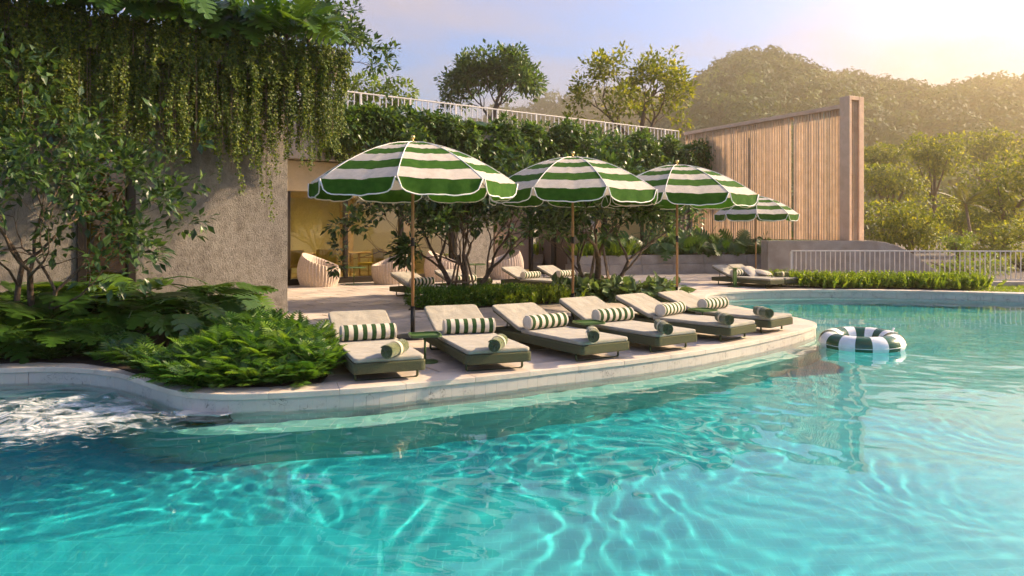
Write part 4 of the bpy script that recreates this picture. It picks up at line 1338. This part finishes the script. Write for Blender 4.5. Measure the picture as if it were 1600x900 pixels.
# ---- small-leaf masses
def blob_points(n, c, r, rg=rng, shell=.55):
    d = rand_dirs(n, rg)
    q = (shell + (1 - shell) * rg.random(n)) ** (1 / 1.5)
    return np.array(c) + d * q[:, None] * np.array(r), d
def foliage(name, label, cat, mat, chunks, group=None, base=OVAL, size=.1, droop=.3, stem=True, parent=None, loc=None, part='foliage'):
    """chunks: (centre, radii, count)"""
    parts = []
    for c, r, n in chunks:
        P, d = blob_points(n, c, r)
        D = norm(d + rand_dirs(n) * .9 + np.array((0, 0, -droop)))
        U = norm(d * .6 + UP + rand_dirs(n) * .5)
        parts.append(leaves(P, D, U, size * (.65 + .7 * rng.random(n)), base))
    V_, F_, v_ = join_leaves(parts)
    o0 = np.array(loc if loc is not None else chunks[0][0], float).copy()
    if loc is None: o0[2] -= chunks[0][1][2]
    r = parent or tag(empty(name, o0), label, cat, group)
    if parent is not None: o0 = np.array(parent.location)
    place(part, np_mesh(part, V_ - o0, F_, mat, var=v_), r)
    return r
# hedge in the middle bed: low dark leaves on the left, upright light green blades in the middle, broad pale leaves on the right
for i in range(9):
    u = i / 8; x = -1.65 + u * 1.85; y = 13.45 + u * .75 + random.uniform(-.05, .1)
    for q in (0, .5):
        foliage('ground_shrub', 'low dark green shrub in the middle bed under the left courtyard tree', 'shrub', M['lf_hedge'], [((x - q * .3, y + q, .17), (.24, .26, .19), 420)], 'low shrubs in the middle bed', size=.085, base=NARROW, droop=-.3)
def blades(name, loc, label, mat, n, h, w, group, spread=.16):
    r = tag(empty(name, loc), label, 'plant', group)
    P = np.c_[rng.normal(0, spread, n), rng.normal(0, spread, n), np.zeros(n)]
    D = norm(np.c_[P[:, 0] * 1.6 + rng.normal(0, .18, n), P[:, 1] * 1.6 + rng.normal(0, .18, n), np.ones(n)])
    S = h * (.6 + .6 * rng.random(n))
    V_, F_, v_ = leaves(P, D, rand_dirs(n), S, (NARROW[0] * np.array((w, 1, 1)), NARROW[1]))
    # leaflets up each blade
    m_ = 7
    tt = np.tile(np.linspace(.15, .95, m_), n); idx = np.repeat(np.arange(n), m_)
    P2 = P[idx] + D[idx] * (S[idx] * tt)[:, None]
    D2 = norm(rand_dirs(n * m_) * .8 + D[idx] * .7)
    L2 = leaves(P2, D2, rand_dirs(n * m_), .07 * (1.2 - tt) + .03, DIAM)
    V_, F_, v_ = join_leaves([(V_, F_, v_), L2])
    place('blades', np_mesh('blades', V_, F_, mat, var=v_), r)
    return r
for i in range(11):
    u = i / 10
    for q in (0, .45):
        blades('sword_fern', (-.55 + u * 1.45 - q * .25, 14.0 + u * .62 + q, 0.02), 'upright light green fern in the middle bed', M['lf_lime'], 44, .30, 1.0, 'upright ferns in the middle bed')
HOS = (np.array([(0, 0, 0), (-.30, .35, .05), (.30, .35, .05), (-.26, .7, 0), (.26, .7, 0), (0, 1.05, -.14), (0, .4, -.03), (0, .72, -.05)], float),
       np.array([(0, 6, 1), (0, 2, 6), (1, 6, 3), (6, 7, 3), (6, 2, 4), (6, 4, 7), (3, 7, 5), (7, 4, 5)]))
for i in range(12):
    u = i / 11
    for q in (0, .5):
        c = (1.0 + u * 2.25 + random.uniform(-.1, .1), 14.75 + u * .3 + q + random.uniform(-.1, .1), .14)
        foliage('hosta', 'pale grey-green broad-leaved hosta in the middle bed behind the loungers', 'plant', M['lf_hosta'], [(c, (.30, .30, .22), 60)], 'hostas in the middle bed', base=HOS, size=.21, droop=.5)
# low lime hedge beyond the pool
for i in range(26):
    u = i / 25
    x = 6.95 + u * 4.3; y = 18.3 + max(0, 1.0 - u * 5) - max(0, u - .55) * .9
    blades('hedge_plant', (x, y, .02), 'light green tufted plant in the low hedge beyond the pool', M['lf_lime'], 70, .36, 1.0, 'tufts of the low hedge', spread=.17)
# planter greenery near the pier
for i in range(8):
    u = i / 7
    blades('sword_fern', (2.25 + u * 1.6, 23.75 + u * .5, .58), 'yellow-green fern in the raised planter by the pier', M['lf_lime'], 40, .45, 1.0, 'ferns in the raised planter', spread=.2)

# ---- shrubs that cover the back roof edge
t = 1.0
while t < 16.6:
    big = (t - 4.6) / 12
    p = FF @ Vector((t, .62, 0))
    ch = []
    for _ in range(7):
        q = FF @ Vector((t + random.uniform(-.5, .5), .55 + random.uniform(-.25, .3), 0))
        ch.append(((q.x, q.y, random.uniform(3.05, 4.55) if t > 4.5 else random.uniform(4.0, 4.5)), (.42, .36 if t < 4.5 else .42, .48 if t > 4.5 else .34), 330))
    foliage('roof_shrub', 'leafy green shrub cascading over the back roof edge', 'shrub', M['lf_shrub'], ch, 'shrubs over the back roof edge', size=.17, loc=(p.x, p.y, 3.6))
    t += .75
for i in range(4):
    q = FF @ Vector((tf(1085) + i * .25, .8 + i * .3, 0))
    foliage('roof_shrub', 'leafy green shrub at the corner beside the timber screen', 'shrub', M['lf_shrub'], [((q.x, q.y, 3.3 + .25 * k_), (.5, .5, .45), 260) for k_ in range(6)], 'shrubs beside the timber screen', size=.17, loc=(q.x, q.y, 2.9))

# ---- hanging vines
def vine(loc, length, width, n, leaf, label, group):
    r = tag(empty('hanging_vine', loc), label, 'vine', group)
    ns = max(3, int(width / .05))
    parts = []
    for s_ in range(ns):
        x0, y0 = random.uniform(-width / 2, width / 2), random.uniform(-.06, .06)
        ln = length * (1.0 if s_ == 0 else random.uniform(.5, 1.0) ** .7)
        m_ = int(n * ln / length)
        tt = rng.random(m_) ** .9
        P = np.c_[x0 + random.uniform(.015, .06) * np.sin(tt * random.uniform(3, 8) + s_) + rng.normal(0, .022, m_), y0 + rng.normal(0, .025, m_), -tt * ln]
        P[:, :2] = P[:, 0:1] * np.array((E.x, E.y)) + P[:, 1:2] * np.array((NO.x, NO.y))
        D = norm(rand_dirs(m_) + np.array((NO.x * .5, NO.y * .5, -.9)))
        parts.append(leaves(P, D, norm(rand_dirs(m_) * .6 + np.array((NO.x, NO.y, .5))), leaf * (.6 + .8 * rng.random(m_)), DIAM))
    V_, F_, v_ = join_leaves(parts)
    place('foliage', np_mesh('foliage', V_, F_, M['lf_vine'], var=v_), r)
    mb = MB()
    for s_ in range(2):
        x0 = random.uniform(-width / 2, width / 2); mb.tube([Vector((E.x * x0, E.y * x0, -length * q)) for q in (0, .4, .85)], .004, 3)
    mb.build('stems', M['bark'], r)
    return r
zb = [(-250, 2.5), (0, 2.55), (120, 2.7), (200, 2.5), (232, 2.15), (262, 2.6), (300, 2.45), (330, 2.9), (350, 2.5), (365, 1.85), (382, 2.7), (398, 2.2), (412, 1.62), (425, 2.2), (450, 2.6), (475, 2.45), (500, 2.5), (520, 2.7)]
t = -6.2
while t < .74:
    p = FB @ Vector((t, .66 + random.uniform(-.03, .10), 0)); p.z = 4.40
    px = CX + p.x / p.y * FPX
    zz = np.interp(px, [a for a, _ in zb], [b_ for _, b_ in zb]) + random.uniform(-.12, .2)
    vine(p, 4.40 - zz, .16, 300, .036, 'yellow-green vine hanging over the left roof edge onto the concrete wall', 'vines on the left roof edge')
    t += random.uniform(.09, .19)
t = -6.2
while t < .7:
    p = FB @ Vector((t, .45, 0)); p.z = 4.1
    vine(p, random.uniform(1.0, 1.75), .28, 260, .040, 'yellow-green vine hanging over the left roof edge onto the concrete wall', 'vines on the left roof edge')
    t += .15
t = -6.2
while t < .74:
    p = FB @ Vector((t, .70 + random.uniform(0, .06), 0)); p.z = 4.44
    vine(p, random.uniform(.45, .95), .20, 190, .045, 'short vine at the top of the left roof edge under the philodendrons', 'short vines on the left roof edge')
    t += .16
t = .7
while t < 5.2:
    p = FF @ Vector((t, .60 + random.uniform(0, .08), 0)); p.z = 4.28
    vine(p, random.uniform(1.0, 1.6), .26, 200, .055, 'vine hanging from the back roof edge behind the nearest umbrella', 'vines on the back roof edge')
    t += .2

# ---- trees: tapered limbs and twigs with leaf rosettes
def grow(p, d, ln, r, lev, cfg, limbs, tips, rg):
    n = 4
    pts, rads = [p.copy()], [r]
    q = p.copy(); dd = d.copy()
    for i in range(n):
        dd = (dd + Vector((rg.gauss(0, cfg['wob']), rg.gauss(0, cfg['wob']), rg.gauss(0, cfg['wob']) + cfg['up'])).normalized() * cfg['bend']).normalized()
        q = q + dd * ln / n
        pts.append(q.copy()); rads.append(r * (1 - (1 - cfg['taper']) * (i + 1) / n))
    limbs.append((pts, rads, lev))
    if lev >= cfg['levels']:
        tips.append((q, dd)); tips.append((pts[-2], dd)); return
    k = cfg['kids'][min(lev, len(cfg['kids']) - 1)]
    a0 = rg.uniform(0, 6.28)
    for i in range(k):
        ang = cfg['ang'] * rg.uniform(.65, 1.25); az = a0 + i * 6.283 / k + rg.uniform(-.5, .5)
        t_ = dd.orthogonal().normalized(); b_ = dd.cross(t_)
        nd = (dd * math.cos(ang) + (t_ * math.cos(az) + b_ * math.sin(az)) * math.sin(ang)).normalized()
        base = pts[-1] if i < 2 else pts[-2]
        grow(base, nd, ln * cfg['shrink'] * rg.uniform(.8, 1.15), rads[-1] * (.72 if i < 2 else .6), lev + 1, cfg, limbs, tips, rg)
def tree(name, label, loc, starts, cfg, leafmat, leaf, per_tip, barkmat, seed, base=OVAL, rosette=.16, cat='tree', group=None, single=0, shape=None):
    rg = random.Random(seed); rn = np.random.default_rng(seed)
    limbs, tips = [], []
    for d, ln, r in starts: grow(Vector((0, 0, -.05)), Vector(d).normalized(), ln, r, 0, cfg, limbs, tips, rg)
    root = tag(empty(name, loc), label, cat, group)
    mb = MB(); mb2 = MB()
    for pts, rads, lev in limbs: (mb if lev < 2 else mb2).tube(pts, rads, 7 if lev < 2 else 4, cap=False)
    mb.build('trunk', barkmat, root, smooth=True)
    if mb2.v: mb2.build('branches', barkmat, root, smooth=True)
    T_ = np.array([t[0] for t in tips]); TD = np.array([t[1] for t in tips])
    idx = np.repeat(np.arange(len(T_)), per_tip); n = len(idx)
    d = rand_dirs(n, rn)
    P = T_[idx] + d * rosette * (rn.random(n)[:, None] ** .6) + TD[idx] * rosette * .3
    D = norm(d + TD[idx] * .6 + rand_dirs(n, rn) * .3 + np.array((0, 0, -.1)))
    U = norm(UP + rand_dirs(n, rn) * .6)
    S = leaf * (.65 + .7 * rn.random(n))
    if shape is not None:
        keep = shape(P); P, D, U, S = P[keep], D[keep], U[keep], S[keep]
    if single:
        near = np.argsort(np.linalg.norm(P + np.array(loc) - np.array((0, 0, CAMZ)), axis=1))[:single]
        mask = np.ones(len(P), bool); mask[near] = False
        lm = np_mesh('leaf', base[0], base[1], leafmat, var=np.full(len(base[0]), .6))
        for i in near:
            y = Vector(D[i]); u = Vector(U[i]); u = (u - y * u.dot(y)).normalized(); x = y.cross(u)
            place('leaf', lm, root, M=Matrix(((x.x, y.x, u.x, P[i][0]), (x.y, y.y, u.y, P[i][1]), (x.z, y.z, u.z, P[i][2]), (0, 0, 0, 1))) @ Matrix.Scale(float(S[i]), 4))
        P, D, U, S = P[mask], D[mask], U[mask], S[mask]
    V_, F_, v_ = leaves(P, D, U, S, base, rn)
    place('crown', np_mesh('crown', V_, F_, leafmat, var=v_), root)
    return root
# left tree in front of the concrete wall
cfgL = dict(levels=4, kids=(3, 3, 3, 2), wob=.5, up=.15, bend=.28, taper=.62, ang=.62, shrink=.78)
tree('shade_tree', 'dark glossy-leaved small tree at the left edge before the concrete wall', (-5.85, 8.75, 0),
     [((.15, -.1, 1), 1.05, .05), ((-.2, .1, 1), 1.1, .045), ((.60, .05, .75), .95, .042)], dict(cfgL, kids=(3, 3, 3, 3), ang=.64, shrink=.77), M['lf_tree'], .125, 8, M['bark'], 14, rosette=.17, single=220)
# the two courtyard trees
cfgC = dict(levels=4, kids=(3, 3, 3, 2), wob=.5, up=.2, bend=.25, taper=.66, ang=.55, shrink=.78)
tree('courtyard_tree', 'many-branched small tree left of centre with propped trunk', (-.98, 14.5, 0),
     [((-.75, -.1, .75), .95, .065), ((.1, .1, 1), .9, .075), ((.75, .0, .7), .95, .065), ((-.2, -.3, 1), .8, .05)], cfgC, M['lf_tree'], .15, 17, M['bark'], 22, rosette=.17)
tree('courtyard_tree', 'many-branched small tree right of centre with propped trunk', (1.83, 15.4, 0),
     [((.15, 0, 1), 1.0, .085), ((.7, .1, .75), 1.05, .06), ((-.6, -.1, .85), .95, .055)], cfgC, M['lf_tree'], .15, 17, M['bark'], 33, rosette=.17)
for (x, y, lb_, hh) in ((-.98, 14.5, 'timber prop frame around the left courtyard tree', .95), (1.83, 15.4, 'timber prop frame around the right courtyard tree', 1.15)):
    r = tag(empty('tree_prop', (x, y, 0)), lb_, 'tree support')
    for k in range(4):
        a = k * math.pi / 2 + .6
        MB().tube([(.36 * math.cos(a), .36 * math.sin(a), 0), (.09 * math.cos(a), .09 * math.sin(a), hh)], .022, 7).build('stake', M['bark_pale'], r, smooth=True)
    for k in range(4):
        a, b_ = k * math.pi / 2 + .6, (k + 1) * math.pi / 2 + .6; z = .42; q = .36 + (.09 - .36) * z / hh
        MB().tube([(q * math.cos(a), q * math.sin(a), z), (q * math.cos(b_), q * math.sin(b_), z)], .017, 6).build('crossbar', M['bark_pale'], r, smooth=True)
# tree on the left roof
p = at(470, 40, 9.0)
tp_ = Vector(((492 - CX) / FPX * 15.2, 15.2, 4.15))
tree('roof_tree', 'round leafy tree growing on the left roof behind the railing', tp_, [((.2, 0, 1), .72, .06), ((.85, -.1, .75), .70, .045), ((-.7, 0, .9), .72, .04)],
     dict(levels=4, kids=(3, 3, 3, 2), wob=.5, up=.12, bend=.25, taper=.64, ang=.62, shrink=.76), M['lf_tree'], .13, 10, M['bark'], 44, rosette=.16)

# ================================================================== BEYOND THE GARDEN
cfgF = dict(levels=4, kids=(4, 3, 3, 3), wob=.5, up=.12, bend=.25, taper=.62, ang=.55, shrink=.74)
def far_tree(label, px, py_top, Y, w, h, seed, mat, leaf, group='trees beyond the roof', per=9, name='broadleaf_tree'):
    ztop = CAMZ + (HY - py_top) * Y / FPX
    x = (px - CX) / FPX * Y
    z0 = ztop - h
    return tree(name, label, (x, Y, z0), [((.15, 0, 1), h * .36, .16 * h / 5), ((-.55, .1, .8), h * .34, .12 * h / 5), ((.6, -.1, .75), h * .34, .12 * h / 5)], cfgF, mat, leaf, per, M['bark'], seed, rosette=leaf * 1.6, group=group)
far_tree('dense round tree behind the roof railing above the umbrellas', 768, 78, 45, 5.5, 4.4, 51, M['lf_shrub'], .30, per=11)
far_tree('airy sunlit tree behind the roof railing, left of the hill', 995, 72, 40, 6.6, 5.3, 52, M['lf_glow_tint'], .27, per=7)
foliage('roof_bush', 'pale green bush showing above the roof railing at left', 'bush', M['lf_lime'], [((-8.9 + k_ * .95, 40, 8.9 + .35 * math.sin(k_ * 2.1)), (.9, .8, .8), 420) for k_ in range(4)], size=.26, loc=(-8, 40, 8))

# ---- hills: terrain wedges that rise away from the garden
def hill(name, prof, d0, d1, nz=22, base=-2.0, noise=.03, k=1.0):
    """prof: ridge line as (picture x, picture y); foot at distance d0, ridge at d1"""
    xs = np.linspace(prof[0][0], prof[-1][0], 90)
    yr = np.interp(xs, [a for a, _ in prof], [b_ for _, b_ in prof])
    rh = np.random.default_rng(5)
    V_ = []
    for j in range(nz + 6):
        f = j / nz
        for x, y in zip(xs, yr):
            d = d0 + (d1 - d0) * f
            hr = CAMZ + (HY - y) * d1 / FPX - base
            hz = hr * (math.sin(min(f, 1) * math.pi / 2) ** 1.9 if f <= 1 else 1 - (f - 1) * 1.2)
            hz *= 1 + noise * math.sin(x * .021 + f * 7) * math.sin(f * 9 + x * .013)
            V_.append(((x - CX) / FPX * d, d, base + hz))
    n = len(xs); m_ = nz + 6
    ii = np.arange(n * m_).reshape(m_, n)
    F_ = np.c_[ii[:-1, :-1].ravel(), ii[:-1, 1:].ravel(), ii[1:, 1:].ravel(), ii[1:, :-1].ravel()]
    V_ = np.array(V_)
    o = tag(place(name, np_mesh(name, V_, F_, M['hill'], smooth=True)), kind='structure')
    return V_.reshape(m_, n, 3)
M['hill'] = pmat('hill_floor', (.025, .03, .012), (.045, .045, .02), scale=.2, rough=.95)
main = hill('hill', [(930, 275), (1000, 245), (1050, 205), (1100, 150), (1150, 128), (1200, 120), (1260, 137), (1330, 150), (1400, 164), (1460, 168), (1520, 164), (1600, 160), (1750, 145), (1950, 140)], 85, 330, nz=30)
farh = hill('hill', [(560, 235), (700, 210), (800, 180), (860, 166), (910, 168), (960, 160), (1040, 170), (1120, 180), (1250, 190)], 380, 460, nz=10)

def forest(name, label, grid, n, cr, leaf, per, mat, seed, fmin=0.03, fmax=1.05, nz=22):
    rh = np.random.default_rng(seed)
    m_, nn_, _ = grid.shape
    u = rh.random(n) * (nn_ - 1.001); v = (fmin + (fmax - fmin) * rh.random(n) ** .8) * nz
    v = np.clip(v, 0, m_ - 1.01)
    i, j = u.astype(int), v.astype(int); fu, fv = (u - i)[:, None], (v - j)[:, None]
    C = (grid[j, i] * (1 - fu) + grid[j, i + 1] * fu) * (1 - fv) + (grid[j + 1, i] * (1 - fu) + grid[j + 1, i + 1] * fu) * fv
    rad = cr * (.55 + .9 * rh.random(n) ** 1.5)
    C[:, 2] += rad * (.3 + .9 * rh.random(n))
    idx = np.repeat(np.arange(n), per); N_ = len(idx)
    d = rand_dirs(N_, rh); d[:, 2] = np.abs(d[:, 2]) * 1.1 - .25; d = norm(d)
    # lumpy crowns
    ph = rh.random((n, 3)) * 6.28
    lump = 1 + .22 * np.sin(d[:, 0] * 5 + ph[idx, 0]) * np.sin(d[:, 1] * 5 + ph[idx, 1]) + .16 * np.sin(d[:, 2] * 9 + ph[idx, 2])
    P = C[idx] + d * (rad[idx] * lump * (.86 + .16 * rh.random(N_)))[:, None] * np.array((1, 1, .95))
    U = norm(d + rand_dirs(N_, rh) * .45); D = norm(np.cross(U, rand_dirs(N_, rh)))
    V_, F_, v_ = leaves(P, D, U, leaf * rad[idx] * (.7 + .6 * rh.random(N_)), DIAM, rh)
    tone = rh.random(n)
    v_ = np.clip(.85 * np.repeat(tone[idx], len(DIAM[0])) + .2 * v_, 0, 1)
    return tag(place(name, np_mesh(name, V_, F_, mat, var=v_)), label, 'forest', kind='stuff')
forest('forest', 'hazy wooded hillside behind the timber screen', main, 4600, 2.9, .34, 95, M['lf_far'], 61, nz=30)
forest('forest', 'distant bluish wooded ridge left of the hill', farh, 700, 4.2, .45, 60, M['lf_far'], 62, nz=10)

# ---- single trees and bushes at the right, beyond the railing
def bushy(name, label, px, py, Y, rx, rz, n, leaf, mat, seed, cat='tree', group='trees beyond the railing', base=OVAL, lobes=9):
    rg = random.Random(seed)
    x = (px - CX) / FPX * Y; z = CAMZ + (HY - py) * Y / FPX
    rX, rZ = rx * Y / FPX, rz * Y / FPX
    ch = []
    for k_ in range(lobes):
        a = k_ * 2.4; q = .62 * math.sqrt((k_ + .5) / lobes)
        ch.append(((x + math.cos(a) * q * rX * 1.0, Y + math.sin(a) * q * rX, z + rZ * (rg.uniform(-.45, .5))), (rX * rg.uniform(.34, .5), rX * rg.uniform(.34, .5), rZ * rg.uniform(.34, .5)), n // lobes))
    r = foliage(name, label, cat, mat, ch, group, base=base, size=leaf, loc=(x, Y, min(0, z - rZ)), part='crown')
    z0 = r.location.z
    mb = MB(); mb.tube([(0, 0, 0), (rg.uniform(-.2, .2), 0, (z - z0) * .6), (rg.uniform(-.4, .4), 0, z - z0)], [rX * .06 + .04, rX * .045 + .03, .02], 7)
    for k_ in range(5):
        a = k_ * 1.3; mb.tube([(0, 0, (z - z0) * .5), (rX * .5 * math.cos(a), rX * .5 * math.sin(a), z - z0 + rZ * .2)], [rX * .03 + .02, .01], 5)
    mb.build('trunk', M['bark'], r, smooth=True)
    return r
bushy('bush', 'large light green bush right of the timber screen', 1420, 350, 33, 78, 50, 5200, .16, M['lf_glow_tint'], 1, 'bush', lobes=13)
bushy('tree', 'round yellow-green tree crown just right of the timber screen', 1392, 285, 58, 62, 34, 2600, .30, M['lf_glow_tint'], 2)
bushy('tree', 'small rounded tree crown high beside the timber screen', 1378, 245, 75, 48, 26, 1800, .36, M['lf_glow_tint'], 3)
bushy('tree', 'tall bright tree in the middle of the slope at right', 1458, 245, 62, 55, 46, 2600, .32, M['lf_glow_tint'], 4)
bushy('tree', 'largest sunlit tree at the right edge', 1570, 300, 42, 95, 78, 5200, .24, M['lf_glow_tint'], 5, lobes=14)
bushy('tree', 'pale feathery tree at the right edge above the railing', 1560, 372, 33, 75, 34, 2600, .17, M['lf_glow_tint'], 6)
bushy('bush', 'small round bush behind the railing between larger trees', 1495, 380, 30, 30, 22, 1000, .12, M['lf_lime'], 7, 'bush')
bushy('bush', 'low bush with small leaves seen through the railing', 1500, 415, 25, 85, 26, 2600, .10, M['lf_lime'], 8, 'bush')
bushy('tree', 'dark tree at the right behind the palm', 1500, 330, 50, 50, 40, 2200, .26, M['lf_glow_tint'], 9)
bushy('tree', 'broad tree high on the slope near the right edge', 1545, 235, 80, 70, 40, 2400, .42, M['lf_glow_tint'], 10)
bushy('bush', 'leafy bush behind the far right end of the railing', 1600, 405, 27, 60, 34, 1800, .12, M['lf_glow_tint'], 12, 'bush')
# palm
M['lf_palm'] = leaf_mat('palm_leaf', (.07, .075, .02), (.10, .10, .03), (.14, .13, .04), per_object=True)
Y = 36; px_, py_ = 1508, 318
r = tag(empty('palm_tree', ((px_ + 14 - CX) / FPX * Y, Y, -.5)), 'slender palm with drooping fronds beyond the railing', 'tree')
hp = CAMZ + (HY - py_) * Y / FPX + .5
MB().tube([(0, 0, 0), (-.15, 0, hp * .5), (-.42, 0, hp)], [.09, .07, .06], 8).build('trunk', M['bark_pale'], r, smooth=True)
pf_ = frond_mesh(M['lf_palm'], 14, .20, .25)
for k_ in range(14):
    Mx_ = Matrix.Translation((-.42, 0, hp)) @ Matrix.Rotation(k_ * 2.4, 4, 'Z') @ Matrix.Rotation(.75 - .09 * k_, 4, 'X') @ Matrix.Scale(1.35, 4)
    place('frond', pf_, r, M=Mx_)
# grass strip at far right
gp = [(10.6, 17.35), (15, 15.9), (15, 18.7), (11.5, 18.72), (11.0, 18.0)]
n = 9000
gx_ = rng.random(n) * 4.4 + 10.7; gy_ = 16.1 + rng.random(n) * 2.6
okm = np.array([in_poly(a, b_, gp) for a, b_ in zip(gx_, gy_)])
P = np.c_[gx_, gy_, np.full(n, -.03)][okm]; k_ = len(P)
V_, F_, v_ = leaves(P, norm(rand_dirs(k_) * .45 + UP), rand_dirs(k_), .07 * (.6 + .8 * rng.random(k_)), NARROW)
tag(place('grass', np_mesh('grass', V_, F_, M['lf_lime'], var=v_)), 'short grass strip at the far right behind the pool edge', 'grass', kind='stuff')

# ---- haze: one closed box of air round the camera and the whole garden
m, N, L, b = new_mat('haze_air')
N.remove(b)
vp = N.new('ShaderNodeVolumePrincipled')
vp.inputs['Color'].default_value = (1.0, .79, .46, 1)
vp.inputs['Density'].default_value = HAZE
vp.inputs['Anisotropy'].default_value = .72
L.new(vp.outputs[0], N['Material Output'].inputs['Volume'])
hz = MB().box(-420, 520, -40, 580, -3.5, 96).build('haze', m)
tag(hz, kind='stuff')
